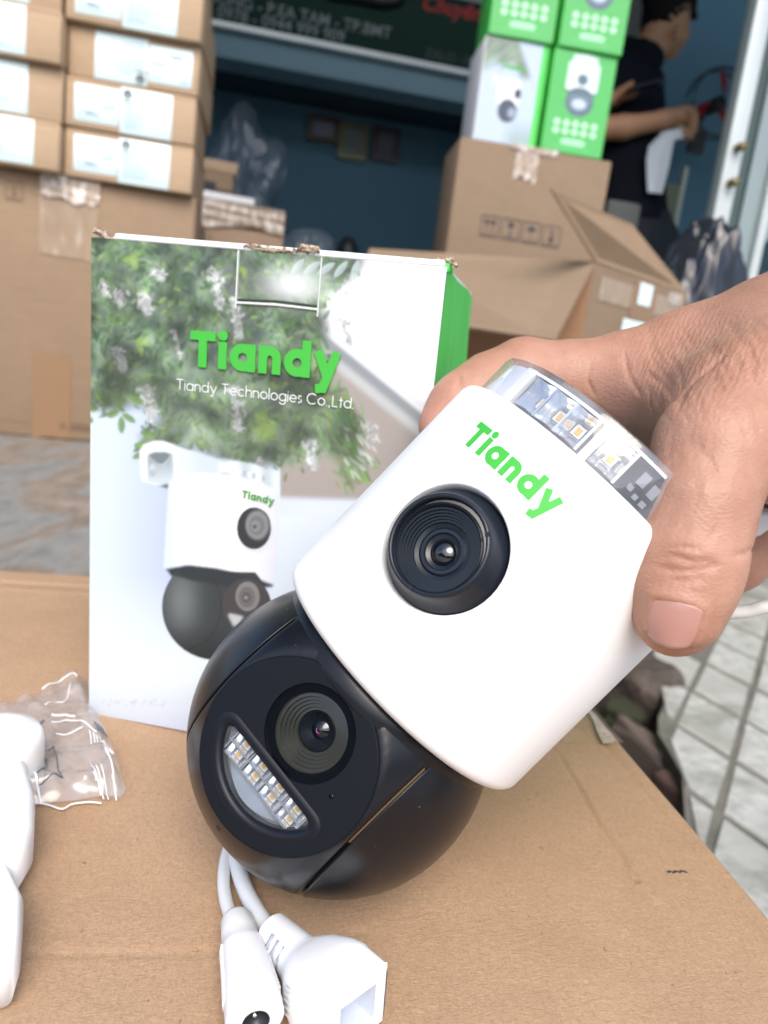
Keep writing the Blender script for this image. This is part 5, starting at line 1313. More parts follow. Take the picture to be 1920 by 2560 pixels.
# seam liner with a brass coloured contact strip seen in the gap
V, F = lathe([(41.5, 31.7), (41.5, 32.4)], 120, 'x'); dobj('seam_liner', hrot(V), F, M_BLACKM)
V, F = lathe([(45.1 * math.sqrt(1), 31.75), (44.0, 32.35)], 160, 'x'); keep = []
Fk = [f for f in F if all((V[i][1] < -20 and -6 < V[i][2] < 34) for i in f)]; dobj('contact_strip', hrot([(x, y * .985, z * .985) for x, y, z in V]), Fk, pmat('brass_strip', (.34, .24, .13), .4, .5))
# face plate, a flat sheet with openings for the lens window and the LED window
LWX, LWZ, LWR = .8, -70.0, 15.2; DCX, DCZ, DR = .3, -80.2, 30.2
def moon(X, Z, grow=0.):
    d = np.hypot(X - DCX, Z - DCZ) - (22.0 + grow); e = Z - (-88.2 + grow); r_ = 2.6 + grow
    q = np.maximum(d + r_, 0); p = np.maximum(e + r_, 0); return np.hypot(q, p) + np.minimum(np.maximum(d + r_, e + r_), 0) - r_
def face_fn(X, Z):
    d = np.hypot(X - DCX, Z - DCZ) - (DR - .6); d = np.maximum(d, -(np.hypot(X - LWX, Z - LWZ) - LWR)); d = np.maximum(d, -moon(X, Z, 1.4)); d = np.maximum(d, -(np.hypot(X - 19.0, Z + 77.3) - .75)); return d
FY = -46.9
V2, F2 = sheet2d(face_fn, -31, 31, -111, -49, .5)
def hp(x, y, z): c_, s_ = math.cos(HY), math.sin(HY); return (x * c_ - y * s_, x * s_ + y * c_, z)
face = dobj('face_plate', [hp(a, FY, b) for a, b in V2], F2, M_BLACKM, smooth=False)
V, F = lathe([(DR - .75, FY), (DR - .1, FY + .25), (DR, FY + .8), (DR, FY + 2.5)], 140, 'y'); dobj('plate_edge', [hp(x + DCX, y, z + DCZ) for x, y, z in V], F, M_BLACKM, face)
V, F = lathe([(LWR + .05, FY), (LWR, FY + .8), (LWR - .1, FY + 1.3)], 120, 'y'); dobj('window_rim', [hp(x + LWX, y, z + LWZ) for x, y, z in V], F, M_BLACKM, face)
V, F = lathe([(.8, FY), (.75, FY + 2), (0, FY + 2)], 24, 'y'); dobj('microphone_hole', [hp(x + 19., y, z - 77.3) for x, y, z in V], F, M_PUPIL, face)
V, F = lathe([(.9, 0), (.8, 1.8), (0, 1.8)], 24, 'y'); hc, hs = math.cos(-.765), math.sin(-.765)
dobj('screw_hole', [hp(x + .1, -39.55 + y * .72 - z * .69 - .25, z * .72 + y * .69 + BZ - 38.2) for x, y, z in V], F, M_PUPIL, dv)
# telephoto lens behind its window
V, F = lathe([(LWR, FY + 1.4), (12.2, FY + 1.5)], 96, 'y'); wb = dobj('window_back', [hp(x + LWX, y, z + LWZ) for x, y, z in V], F, M_PUPIL)
LX2, LZ2 = 1.0, -69.8
prof = [(12.3, FY + 1.45), (12.0, FY + 2.2)]
r_ = 12.0; y_ = FY + 2.2
while r_ > 7.2: prof += [(r_ - 1.0, y_ - .10), (r_ - 1.12, y_ + .85)]; r_ -= 1.12; y_ += .85
V, F = lathe(prof, 120, 'y'); dobj('lens_ring', [hp(x + LX2, y, z + LZ2) for x, y, z in V], F, M_LENSR2, wb, True, 30)
V, F = lathe([(r_, y_), (r_ - .5, y_ - .3), (r_ - 1.8, y_ + 1.2), (3.0, y_ + 2.6)], 90, 'y'); dobj('lens_ring', [hp(x + LX2, y, z + LZ2) for x, y, z in V], F, M_LENSR, wb, True, 30)
V, F = lathe([(0, y_ + 1.6), (1.6, y_ + 1.9), (3.1, y_ + 2.8)], 50, 'y'); dobj('lens_glass', [hp(x + LX2, y, z + LZ2) for x, y, z in V], F, M_PUPIL, wb)
V, F = tube_vf([(LX2 + .9 * math.cos(q), y_ + 1.2, LZ2 + .9 * math.sin(q)) for q in np.linspace(3.3, 5.6, 9)], .17, 6, upv=(0, 1, 0)); dobj('coating_glint', [hp(*v) for v in V], F, M_PINK, wb)
V, F = lathe([(0, FY + .35), (LWR - .1, FY + .35)], 96, 'y'); dobj('lens_window', [hp(x + LWX, y, z + LWZ) for x, y, z in V], F, M_GLASSW)
# LED window with raised rounded rim
def outline(grow, n=180):
    pts = []
    for k in range(n):
        a = 2 * math.pi * k / n; lo_, hi_ = 0., 40.; cx_, cz_ = DCX, -95.
        for _ in range(30):
            m_ = (lo_ + hi_) / 2
            if moon(np.array(cx_ + m_ * math.cos(a)), np.array(cz_ + m_ * math.sin(a)), grow) < 0: lo_ = m_
            else: hi_ = m_
        pts.append((cx_ + lo_ * math.cos(a), cz_ + lo_ * math.sin(a)))
    return pts
rings = [(3.9, FY + .02), (3.2, FY - .25), (2.4, FY - .40), (1.4, FY - .25), (.6, FY + .35), (.15, FY + 1.3), (.0, FY + 2.4), (-.3, FY + 3.0)]
R_ = [outline(g_) for g_, _ in rings]; n_ = len(R_[0]); V = []; F = []
for r_, (g_, y_) in zip(R_, rings): V += [hp(x, y_, z) for x, z in r_]
for i in range(len(rings) - 1):
    for k in range(n_): F.append((i * n_ + k, i * n_ + (k + 1) % n_, (i + 1) * n_ + (k + 1) % n_, (i + 1) * n_ + k))
dobj('led_window_rim', V, F, pmat('rim_black', (.005, .007, .012), .38, Specular_IOR_Level=.25))
V2, F2 = sheet2d(lambda X, Z: moon(X, Z, .2), -23, 23, -104, -87, .8); lw_ = dobj('led_window', [hp(a, FY + 1.4, b) for a, b in V2], F2, M_LEDGL, smooth=False)
V2, F2 = sheet2d(lambda X, Z: moon(X, Z, .5), -23, 23, -104, -87, .8); lb = dobj('led_board', [hp(a, FY + 5.2, b) for a, b in V2], F2, pmat('led_board_grey', (.20, .24, .28), .28), smooth=False)
V2, F2 = sheet2d(lambda X, Z: np.maximum(moon(X, Z, -.6), Z + 96.4), -23, 23, -104, -87, .6); dobj('blank_lens', [hp(a, FY + 2.6 + .04 * (a * a) ** .8, b) for a, b in V2], F2, pmat('blank_lens', (.30, .35, .40), .12, Coat_Weight=.6), lb, smooth=True)
for i, xc in enumerate((-11.6, -2.8, 5.6, 14.2)):
    for j, zc in enumerate((-89.9, -93.9)):
        w_ = 3.7; h_ = 1.75; V = []; F = []
        if j == 1: xc2 = xc + .3
        else: xc2 = xc
        for (dx, dz, y_) in ((w_, h_, 2.0), (w_ * .5, h_ * .62, 4.6)):
            V += [(xc2 - dx, FY + y_, zc - dz), (xc2 + dx, FY + y_, zc - dz), (xc2 + dx, FY + y_, zc + dz), (xc2 - dx, FY + y_, zc + dz)]
        F = [(k, (k + 1) % 4, 4 + (k + 1) % 4, 4 + k) for k in range(4)]; dobj('led_reflector', [hp(*v) for v in V], F, M_CHROME, lb, False)
        V, F = box_vf(xc2 - 1.5, xc2 + 1.5, FY + 3.9, FY + 4.7, zc - 1.05, zc + 1.05); dobj('led_package', [hp(*v) for v in V], F, M_LEDW, lb, False)
        V, F = box_vf(xc2 - .75, xc2 + .75, FY + 3.7, FY + 3.88, zc - .6, zc + .6); dobj('led_chip', [hp(*v) for v in V], F, M_LED, lb, False)
V, F = join_vf([box_vf(xc - .25, xc + .25, FY + 1.9, FY + 4.8, -95.6, -88.4) for xc in (-16, -7.2, 1.4, 9.9, 18.3)] + [box_vf(-17, 18.5, FY + 2.0, FY + 4.8, -92.1, -91.7), box_vf(-17, 18.5, FY + 2.0, FY + 4.8, -96.2, -95.8)])
dobj('reflector_frame', [hp(*v) for v in V], F, M_CHROME, lb, False)

# wall bracket behind the light ring
def dev_loc(P): return (np.array(P) - CWd) @ MWd * 1000
br = dev_loc(at(1915, 1262, .335))
V, F = tube_vf(smooth_path([(0, 40, 56), (10, 62, 52), (br[0] * .5, br[1] * .6 + 22, br[2] * .5 + 26), tuple(br + np.array([12, 6, 0]))], 16), [(15, 9)] * 12 + [(15, 7)] * 4, 24, exps=[5] * 16); dobj('wall_bracket', V, F, M_WHITEP, smooth=True, auto=40)

# ---- cables and connectors (world points measured on the carton top, stored in the camera's frame)
def wobj(name, V, F, m, parent=dv, smooth=True, auto=None): return obj(name, (np.array(V) - CWd) @ MWd, F, m, parent, smooth, auto)
def tz(px, py, h): return onz(px, py, TOPZ + h)
p = smooth_path([tz(640, 1985, .02), tz(590, 2080, .006), tz(566, 2140, .0035), tz(559, 2195, .0030), tz(563, 2245, .0035), tz(580, 2300, .005), tz(600, 2340, .0065)], 40)
V, F = tube_vf(p, .0023, 20); wobj('cable', V, F, M_WHITEC)
p = smooth_path([tz(660, 1980, .02), tz(600, 2075, .007), tz(590, 2130, .0045), tz(604, 2200, .004), tz(636, 2270, .0045), tz(680, 2335, .0065), tz(715, 2375, .009)], 40)
V, F = tube_vf(p, .0030, 20); wobj('cable', V, F, M_WHITEC)
# DC power socket
a = tz(590, 2292, .0068); b = tz(638, 2545, .0095); ax = (b - a); L_ = np.linalg.norm(ax); stn = [(0, .0028), (.012, .0046), (.05, .0054), (.22, .0060), (.30, .0060), (.34, .0066), (.38, .0068), (.62, .0074), (.80, .0080), (.96, .0084), (1.0, .0080)]
V, F = tube_vf([a + ax * t_ for t_, _ in stn], [(r_, r_ * .93) for _, r_ in stn], 40, exps=[2, 2, 2, 2, 2.2, 2.4, 2.6, 3, 2.8, 2.4, 2.3], caps=False); dc = wobj('power_socket', V, F, M_WHITEP)
axn = ax / L_; s1 = np.cross(axn, [0, 0, 1.]); s1 /= np.linalg.norm(s1); s2_ = np.cross(s1, axn)
def cap_ring(c, prof_, m, name, par, n=40, e=2.):
    V = []; F = []
    for r_, h_ in prof_:
        for k in range(n): q = 2 * math.pi * k / n; V.append(c + s1 * r_ * math.cos(q) + s2_ * r_ * .93 * math.sin(q) + axn * h_)
    for i in range(len(prof_) - 1):
        for k in range(n): F.append((i * n + k, i * n + (k + 1) % n, (i + 1) * n + (k + 1) % n, (i + 1) * n + k))
    return wobj(name, V, F, m, par)
cap_ring(b, [(.0084, 0), (.0074, .0012), (.0052, .0016), (.0040, .0015)], M_WHITEP, 'socket_end', dc)
cap_ring(b, [(.0040, .0015), (.0036, .0013), (.0034, -.006), (.0001, -.006)], pmat('socket_dark', (.02, .025, .03), .3), 'socket_hole', dc)
V, F = tube_vf([b - axn * .006, b - axn * .0003], .0009, 12); wobj('centre_pin', V, F, pmat('pin_metal', (.6, .6, .6), .25, 1.), dc)
L = []
for k in range(26):    # fine side ribs
    t_ = .36 + .5 * k / 26; c_ = a + ax * t_; r_ = np.interp(t_, [q[0] for q in stn], [q[1] for q in stn])
    for sgn in (-1, 1): L.append(tube_vf([c_ + s1 * sgn * (r_ - .0001) + s2_ * (-.0025), c_ + s1 * sgn * (r_ + .00025) + s2_ * .0002, c_ + s1 * sgn * (r_ - .0001) + s2_ * .0030], .00035, 5, upv=axn))
V, F = join_vf(L); tag(wobj('grip_ribs', V, F, M_WHITEP, dc), kind='stuff')
# network socket
a = tz(680, 2326, .0085); k1 = tz(752, 2402, .0105); b = tz(892, 2534, .0122)
path = [a, a + (k1 - a) * .04, a + (k1 - a) * .5, k1 - (k1 - a) * .05, k1, k1 + (b - k1) * .10, k1 + (b - k1) * .22, k1 + (b - k1) * .46, k1 + (b - k1) * .62, k1 + (b - k1) * .68, k1 + (b - k1) * .97, b]
rr = [(.004, .004), (.0060, .0060), (.0068, .0066), (.0074, .0072), (.0076, .0072), (.0092, .0084), (.0112, .0098), (.0134, .0112), (.0138, .0116), (.0130, .0110), (.0128, .0108), (.0120, .0102)]
V, F = tube_vf(path, rr, 56, exps=[2, 2, 2, 2.2, 2.4, 3, 3.6, 4.2, 4.5, 6, 7, 7], caps=False); net = wobj('network_socket', V, F, M_WHITEP, smooth=True, auto=45)
axn = (b - k1) / np.linalg.norm(b - k1); s1 = np.cross(axn, [0, 0, 1.]); s1 /= np.linalg.norm(s1); s2_ = np.cross(s1, axn)
def rect_rings(c, prof_, m, name, par):
    V = []; F = []
    for x_, z_, h_ in prof_: V += [c + s1 * sx * x_ + s2_ * sz * z_ + axn * h_ for sx, sz in ((-1, -1), (1, -1), (1, 1), (-1, 1))]
    for i in range(len(prof_) - 1):
        for k in range(4): F.append((i * 4 + k, i * 4 + (k + 1) % 4, (i + 1) * 4 + (k + 1) % 4, (i + 1) * 4 + k))
    return wobj(name, V, F, m, par, False)
rect_rings(b, [(.0119, .0100, -.0004), (.0110, .0092, .0003), (.0070, .0060, .0003)], M_WHITEP, 'socket_end', net)
rect_rings(b, [(.0070, .0060, .0003), (.0068, .0058, -.010), (.0001, .0001, -.010)], pmat('socket_shade', (.60, .66, .76), .4), 'socket_opening', net)
L = []
for k in range(3): c_ = a + (k1 - a) * (.42 + .2 * k); L.append(tube_vf([c_ + s1 * .0068 + s2_ * (-.002), c_ + s1 * .0070 + s2_ * .002, c_ + s1 * .0045 + s2_ * .0054], .0007, 6, upv=(k1 - a)))
for V, F in L: wobj('strain_relief_slot', V, F, pmat('slot_shade', (.30, .34, .40), .5), net)
L = []
for k in range(5): c_ = k1 + (b - k1) * (.34 + .0 * k); L.append(tube_vf([c_ + s1 * .0130 + s2_ * (-.004 + .0022 * k), c_ + axn * .012 + s1 * .0130 + s2_ * (-.004 + .0022 * k)], .0004, 6))
V, F = join_vf(L); tag(wobj('grip_ribs', V, F, M_WHITEP, net), kind='stuff')
# cable leaving to the right behind the thumb
p = smooth_path([at(1560, 1500, .36), at(1700, 1535, .352), at(1800, 1533, .345), at(1870, 1528, .34), at(1960, 1518, .335), at(2300, 1560, .33)], 40)
V, F = tube_vf(p, .0031, 20); wobj('cable', V, F, M_WHITEP)

# ==================================================================== HAND HOLDING THE CAMERA
m = pmat('skin', (.55, .33, .235), .48); B = NB(m); co = B.coord()
B.b.inputs['Subsurface Weight'].default_value = .22; B.b.inputs['Subsurface Radius'].default_value = (.010, .0035, .0018); B.b.inputs['Subsurface Scale'].default_value = .5; B.b.inputs['Specular IOR Level'].default_value = .42
n1 = B.noise(co, 28, 4, .6); n2 = B.noise(co, 160, 4, .6); n3 = B.noise(co, 900, 3)
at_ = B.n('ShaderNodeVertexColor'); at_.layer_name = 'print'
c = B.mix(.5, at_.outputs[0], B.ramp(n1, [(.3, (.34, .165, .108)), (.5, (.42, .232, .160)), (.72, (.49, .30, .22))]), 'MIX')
c = B.mix(.25, c, B.ramp(n2, [(.32, (.27, .115, .075)), (.68, (.43, .25, .18))]))
c = B.mix(B.ramp(B.noise(co, 75, 2, .4), [(.82, (0, 0, 0)), (.84, (.6, .6, .6))]), c, (.20, .09, .06)); B.col(c)
wv = B.n('ShaderNodeTexWave'); wv.inputs['Scale'].default_value = 150; wv.inputs['Distortion'].default_value = 5.5; wv.inputs['Detail'].default_value = 3; wv.inputs['Detail Scale'].default_value = 2.2; wv.bands_direction = 'X'
mp = B.n('ShaderNodeMapping'); mp.inputs['Rotation'].default_value = (.3, .5, .35); B.l(B.n('ShaderNodeTexCoord').outputs['Object'], mp.inputs[0]); B.l(mp.outputs[0], wv.inputs[0])
vr = B.n('ShaderNodeTexVoronoi'); vr.inputs['Scale'].default_value = 760; B.l(B.coord(scale=(1, 1.6, 1)), vr.inputs['Vector'])
# wrist zone mask carried in the alpha of the vertex attribute
wm = B.math('MULTIPLY', wv.outputs[1], at_.outputs[1])
b1_ = B.bump(vr.outputs[0], .26, .0005); b2_ = B.bump(n3, .16, .0004, b1_); b3_ = B.bump(wm, .28, .0006, b2_); B.nrm(b3_); M_SKIN = m

def cpt(px, py, d): return np.array([(px - CX) / FPX * d, -(py - CY) / FPX * d, -d])     # camera-axes metres
HC = cpt(1700, 1100, .28)
def seg(P, a, b, k=None, d=None):
    e = sd_seg(P, cpt(*a[:3]), cpt(*b[:3]), a[3], b[3])
    return e if d is None else smin(d, e, k)
TH = [(2020, 985, .272, .034), (1900, 1040, .243, .026), (1792, 1120, .2285, .0178), (1752, 1260, .2215, .0149), (1722, 1380, .2200, .0150), (1712, 1425, .2200, .0145), (1700, 1490, .2185, .0131), (1690, 1540, .2180, .0117)]
IX = [(1960, 905, .300, .034), (1740, 930, .303, .0255), (1560, 958, .304, .0190), (1430, 950, .306, .0150), (1310, 940, .307, .0145), (1232, 968, .304, .0135), (1172, 1004, .300, .0125), (1140, 1030, .298, .0112), (1106, 1070, .295, .0095)]
MD = [(1760, 1000, .325, .020), (1640, 1020, .332, .0140), (1480, 1130, .343, .0105), (1340, 1260, .345, .0095), (1270, 1340, .340, .0085)]
RG = [(1860, 1040, .325, .020), (1760, 1110, .335, .0135), (1640, 1290, .346, .0100), (1520, 1410, .344, .0092), (1460, 1470, .338, .0085)]
PK = [(1990, 1080, .318, .018), (2050, 1190, .328, .0125), (1990, 1300, .334, .0125), (1900, 1345, .332, .0138), (1838, 1402, .332, .0130), (1785, 1445, .332, .0112)]
def hand_base(P):
    d = None
    for a, b in zip(TH[:-1], TH[1:]): d = seg(P, a, b, .006, d)
    # flatten the thumb pad a little towards the camera body
    e = None
    for a, b in zip(IX[:-1], IX[1:]): e = seg(P, a, b, .006, e)
    # broad back of hand and wrist
    for a, b in (((2000, 930, .292, .0360), (2400, 760, .30, .034)), ((2400, 760, .30, .034), (3500, 420, .34, .040)), ((2050, 1000, .275, .040), (2450, 900, .285, .036)), ((1760, 1000, .292, .026), (1990, 960, .286, .036)), ((1590, 985, .308, .0185), (1780, 990, .300, .026))):
        e = seg(P, a, b, .016, e)
    d = smin(d, e, .020)
    # web of skin between thumb and forefinger
    w_ = sd_seg(P, cpt(1610, 985, .300), cpt(1775, 1040, .256), .0125, .015); d = smin(d, w_, .016)
    for L in (MD, RG, PK):
        f = None
        for a, b in zip(L[:-1], L[1:]): f = seg(P, a, b, .005, f)
        d = smin(d, f, .006)
    return d
# creases: (list of photo points, radius, depth)
CRE = [([(1646, 1398), (1680, 1388), (1730, 1404), (1776, 1400)], .0010), ([(1640, 1416), (1690, 1426), (1750, 1424), (1792, 1412)], .0012), ([(1660, 1372), (1700, 1366), (1748, 1374)], .0007), ([(1668, 1446), (1716, 1452), (1762, 1444)], .0008),
       ([(1148, 938), (1150, 960), (1160, 985)], .0008), ([(1142, 942), (1143, 966), (1150, 990)], .0006), ([(1694, 1030), (1700, 1000), (1722, 965), (1768, 925), (1815, 880)], .0016), ([(1478, 900), (1470, 950), (1484, 985)], .0005), ([(1560, 880), (1572, 940), (1600, 985)], .0007), ([(1620, 850), (1636, 905), (1668, 950)], .0007), ([(1690, 1005), (1655, 960), (1622, 935)], .0009), ([(1712, 985), (1700, 930), (1672, 890)], .0006),
       ([(1832, 1392), (1862, 1384), (1885, 1372)], .0007), ([(1740, 1095), (1770, 1150), (1800, 1190)], .0005)]
g_ = np.random.default_rng(9)
for k in range(34):      # fine wrist and back-of-hand wrinkles, roughly across the wrist
    x = g_.uniform(1600, 1900); y = g_.uniform(790, 1010); L_ = g_.uniform(40, 95); a_ = math.radians(g_.normal(68, 12)); CRE.append(([(x, y), (x + L_ * .5 * math.cos(a_) + g_.normal() * 6, y + L_ * .5 * math.sin(a_)), (x + L_ * math.cos(a_), y + L_ * math.sin(a_) + g_.normal() * 6)], g_.uniform(.00018, .0003)))
for k in range(26):      # along the thumb
    x = g_.uniform(1665, 1840); y = g_.uniform(1060, 1330); L_ = g_.uniform(25, 55); a_ = math.radians(g_.normal(100, 16)); CRE.append(([(x, y), (x + L_ * math.cos(a_), y + L_ * math.sin(a_))], g_.uniform(.00015, .00025)))
def hit(px, py, fn, t0=.17, t1=.42):
    """march the viewing rays onto the surface, camera axes"""
    px = np.atleast_1d(px).astype(float); py = np.atleast_1d(py).astype(float); D = np.stack([(px - CX) / FPX, -(py - CY) / FPX, -np.ones_like(px)], 1); t = np.full(len(px), t0)
    for _ in range(60):
        d = fn((D * t[:, None]).astype(np.float32)); t = np.minimum(t + d * .85, t1)
    return D * t[:, None], t < t1 - .001
CSEG = []
for pts, r_ in CRE:
    q = smooth_path([(a, b, 0) for a, b in pts], max(3, 3 * len(pts))) if len(pts) > 2 else np.array([(a, b, 0) for a, b in pts], float)
    P_, ok = hit(q[:, 0], q[:, 1], hand_base)
    n_ = len(P_)
    for i in range(n_ - 1):
        if ok[i] and ok[i + 1]:
            f0 = min(1., .35 + 1.3 * math.sin(math.pi * (i + .3) / n_)); CSEG.append((P_[i], P_[i + 1], r_ * f0))
# thumb nail outline on the surface
nc = np.array([1684., 1560.]); na = math.radians(16); nu = np.array([math.cos(na), math.sin(na)]); nv = np.array([-math.sin(na), math.cos(na)])
def nail_px(u, v): # u in [-1,1] across, v in [0,1] cuticle->tip
    hw = 67 * (1 - .10 * (v - .35) ** 2 - .34 * max(0, v - .62) ** 1.5 * 2); cut = -60 - 8 * (1 - u * u) + 6; tip = 62 - 17 * u * u
    return nc + nu * u * hw + nv * (cut + (tip - cut) * v)
fold = [nail_px(-1.04, v) for v in np.linspace(.85, 0, 7)] + [nail_px(u, -.03) for u in np.linspace(-.9, .9, 8)] + [nail_px(1.04, v) for v in np.linspace(0, .85, 7)]
FP_, ok = hit([p[0] for p in fold], [p[1] for p in fold], hand_base)
def hand_fn(P):
    d = hand_base(P)
    near = np.abs(d) < .004
    if near.any():
        Q = P[near]; dn_ = d[near].copy()
        f = None
        for a, b in zip(FP_[:-1], FP_[1:]):
            e = sd_seg(Q, a + [0, 0, -.0004], b + [0, 0, -.0004], .0012, .0012); f = e if f is None else np.minimum(f, e)
        dn_ = smin(dn_, f, .0018)
        for a, b, r_ in CSEG:
            m_ = (np.abs(Q - (a + b).astype(np.float32) / 2).max(1) < np.linalg.norm(b - a) + .004)
            if m_.any(): dn_[m_] = smax(dn_[m_], -sd_seg(Q[m_], a, b, r_ * .55, r_ * .55), .0010)
        # gentle unevenness of tendons and knuckles
        dn_ += .00022 * np.sin(Q[:, 0] * 260 + Q[:, 1] * 90) * np.sin(Q[:, 1] * 240 + Q[:, 2] * 120)
        d[near] = dn_
    return d
lo = np.array([cpt(1000, 0, .34)[0] + 0, cpt(0, 1680, .22)[1] - .004, -.395]); lo[0] = .005; hi = np.array([.46, .245, -.19])
V, F = surface(hand_fn, lo, hi, .00085, 5)
px_ = CX + FPX * V[:, 0] / -V[:, 2]; py_ = CY - FPX * V[:, 1] / -V[:, 2]
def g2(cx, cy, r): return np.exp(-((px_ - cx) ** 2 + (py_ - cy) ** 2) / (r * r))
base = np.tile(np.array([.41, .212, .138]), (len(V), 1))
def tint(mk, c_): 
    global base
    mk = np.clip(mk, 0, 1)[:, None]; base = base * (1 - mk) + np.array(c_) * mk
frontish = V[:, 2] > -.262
tint(.65 * g2(1750, 1260, 190) * frontish, (.30, .155, .098)); tint(.65 * g2(1720, 1440, 75) * frontish, (.33, .13, .09)); tint(.4 * g2(1700, 1385, 60) * frontish, (.40, .21, .14)); tint(.7 * g2(1075, 1020, 80), (.60, .27, .20)); tint(.35 * g2(1500, 960, 120), (.52, .29, .22)); tint(.3 * g2(1560, 1000, 100), (.50, .27, .22)); tint(.3 * g2(1860, 1400, 90), (.64, .33, .24))  # first tint paints shade into the thumb's skin colour
C4 = base
o_w = CP + RM @ HC
hn = thing('person', 'bare hand and wrist reaching in from the right, gripping the black and white camera', 'person', mat4=Matrix.Translation(o_w.tolist()) @ Matrix(RM.tolist()).to_4x4())
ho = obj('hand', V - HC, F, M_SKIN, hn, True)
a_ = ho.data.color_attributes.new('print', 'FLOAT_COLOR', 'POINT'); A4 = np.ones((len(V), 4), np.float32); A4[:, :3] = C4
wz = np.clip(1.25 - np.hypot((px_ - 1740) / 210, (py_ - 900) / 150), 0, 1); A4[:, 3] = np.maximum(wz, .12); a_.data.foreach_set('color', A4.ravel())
sm = ho.modifiers.new('smooth', 'SMOOTH'); sm.factor = .5; sm.iterations = 2
# nail plate
NU, NV = 15, 13; pts = np.array([nail_px(-1 + 2 * i / (NU - 1), j / (NV - 1)) for i in range(NU) for j in range(NV)]); Pn, ok = hit(pts[:, 0], pts[:, 1], hand_base)
# smooth curved plate: fit a quadratic to the depth so the nail is even
uu = np.array([(-1 + 2 * i / (NU - 1), j / (NV - 1)) for i in range(NU) for j in range(NV)]); A_m = np.c_[np.ones(len(uu)), uu[:, 0], uu[:, 1], uu[:, 0] ** 2, uu[:, 1] ** 2, uu[:, 0] * uu[:, 1]]
msk = (np.abs(uu[:, 0]) < .9) & (uu[:, 1] < .8); cf = np.linalg.lstsq(A_m[msk], Pn[msk, 2], rcond=None)[0]; zf = A_m @ cf
lift = .00060 + .0004 * uu[:, 1]; Pn2 = Pn * ((zf + lift) / Pn[:, 2])[:, None]
top = Pn2; bot = Pn2 + np.array([0, 0, -.0010]); n_ = len(top); F = []
for i in range(NU - 1):
    for j in range(NV - 1):
        q = (i * NV + j, (i + 1) * NV + j, (i + 1) * NV + j + 1, i * NV + j + 1); F.append(q[::-1]); F.append(tuple(n_ + k for k in q))
bd = [i * NV for i in range(NU)] + [(NU - 1) * NV + j for j in range(1, NV)] + [i * NV + NV - 1 for i in range(NU - 2, -1, -1)] + [j for j in range(NV - 2, 0, -1)]
for k in range(len(bd)): a, b = bd[k], bd[(k + 1) % len(bd)]; F.append((a, b, n_ + b, n_ + a))
m = pmat('nail', (.66, .40, .35), .38, Coat_Weight=.15, Coat_Roughness=.3); B = NB(m); at2 = B.n('ShaderNodeVertexColor'); at2.layer_name = 'print'; B.col(at2.outputs[0]); B.b.inputs['Subsurface Weight'].default_value = .1; B.b.inputs['Subsurface Radius'].default_value = (.004, .002, .001)
no = obj('thumb_nail', np.vstack([top, bot]) - HC, F, m, hn, True)
lun = np.clip(1 - np.hypot(uu[:, 0] / .62, (uu[:, 1] - .02) / .22), 0, 1)[:, None]; tipm = np.clip((uu[:, 1] - .90) / .08, 0, 1)[:, None]
cN = np.array([.43, .225, .185]) * (1 - .7 * lun) + np.array([.50, .33, .29]) * .7 * lun; cN = cN * (1 - .5 * tipm) + np.array([.48, .34, .27]) * .5 * tipm; set_vcol(no.data, np.vstack([cN, cN]))

# ==================================================================== WHITE PLASTIC MOUNT AND FILM BAG AT THE LEFT
M_WHITEM = pmat('white_mount', (.84, .86, .87), .3)
wm_ = thing('plastic_mount', 'bright white plastic mounting arm with a round head lying at the left edge', 'mounting arm', tz(-40, 2000, 0)); wo_ = tz(-40, 2000, 0)
def lobj(name, V, F, m, par, o0, smooth=True, auto=None): return obj(name, np.array(V) - o0, F, m, par, smooth, auto)
c_ = tz(8, 1895, 0)
def hrow(pxs, h, rr, ex):     # a lofted piece along photo points
    return tube_vf([tz(x, y, h_) for (x, y), h_ in zip(pxs, h)], rr, 36, exps=ex)
# round head
hc_ = onz(-5, 1880, TOPZ + .016); Rh = .0178
prof = [(Rh * .96, -.016), (Rh, -.014), (Rh, .004), (Rh * .97, .0075), (Rh * .88, .010), (Rh * .5, .0125), (0, .013)]
V, F = lathe(prof, 72); lobj('round_head', [np.array(v) + hc_ for v in V], F, M_WHITEM, wm_, wo_, True, 40)
V, F = lathe([(.0062, .0128), (.0055, .0115), (.004, .0112), (0, .0112)], 24); lobj('screw_recess', [np.array(v) * [1, 1, 1] + hc_ + np.array([-.001, -.009, .0008]) for v in V], F, M_WHITEC, wm_, wo_)
V, F = hrow([(-12, 1930), (-14, 1985), (-6, 2050), (-8, 2130), (-40, 2200)], [.011] * 5, [(.0120, .010), (.0120, .011), (.0128, .0115), (.0118, .011), (.0105, .010)], [3, 4, 4, 4, 3]); lobj('arm', V, F, M_WHITEM, wm_, wo_)
V, F = hrow([(-22, 2190), (-14, 2240), (-8, 2310), (-12, 2400), (-22, 2462)], [.010] * 5, [(.0035, .008), (.0052, .010), (.0075, .010), (.0068, .010), (.0058, .009)], [3, 4, 5, 5, 4]); lobj('arm_foot', V, F, M_WHITEM, wm_, wo_)

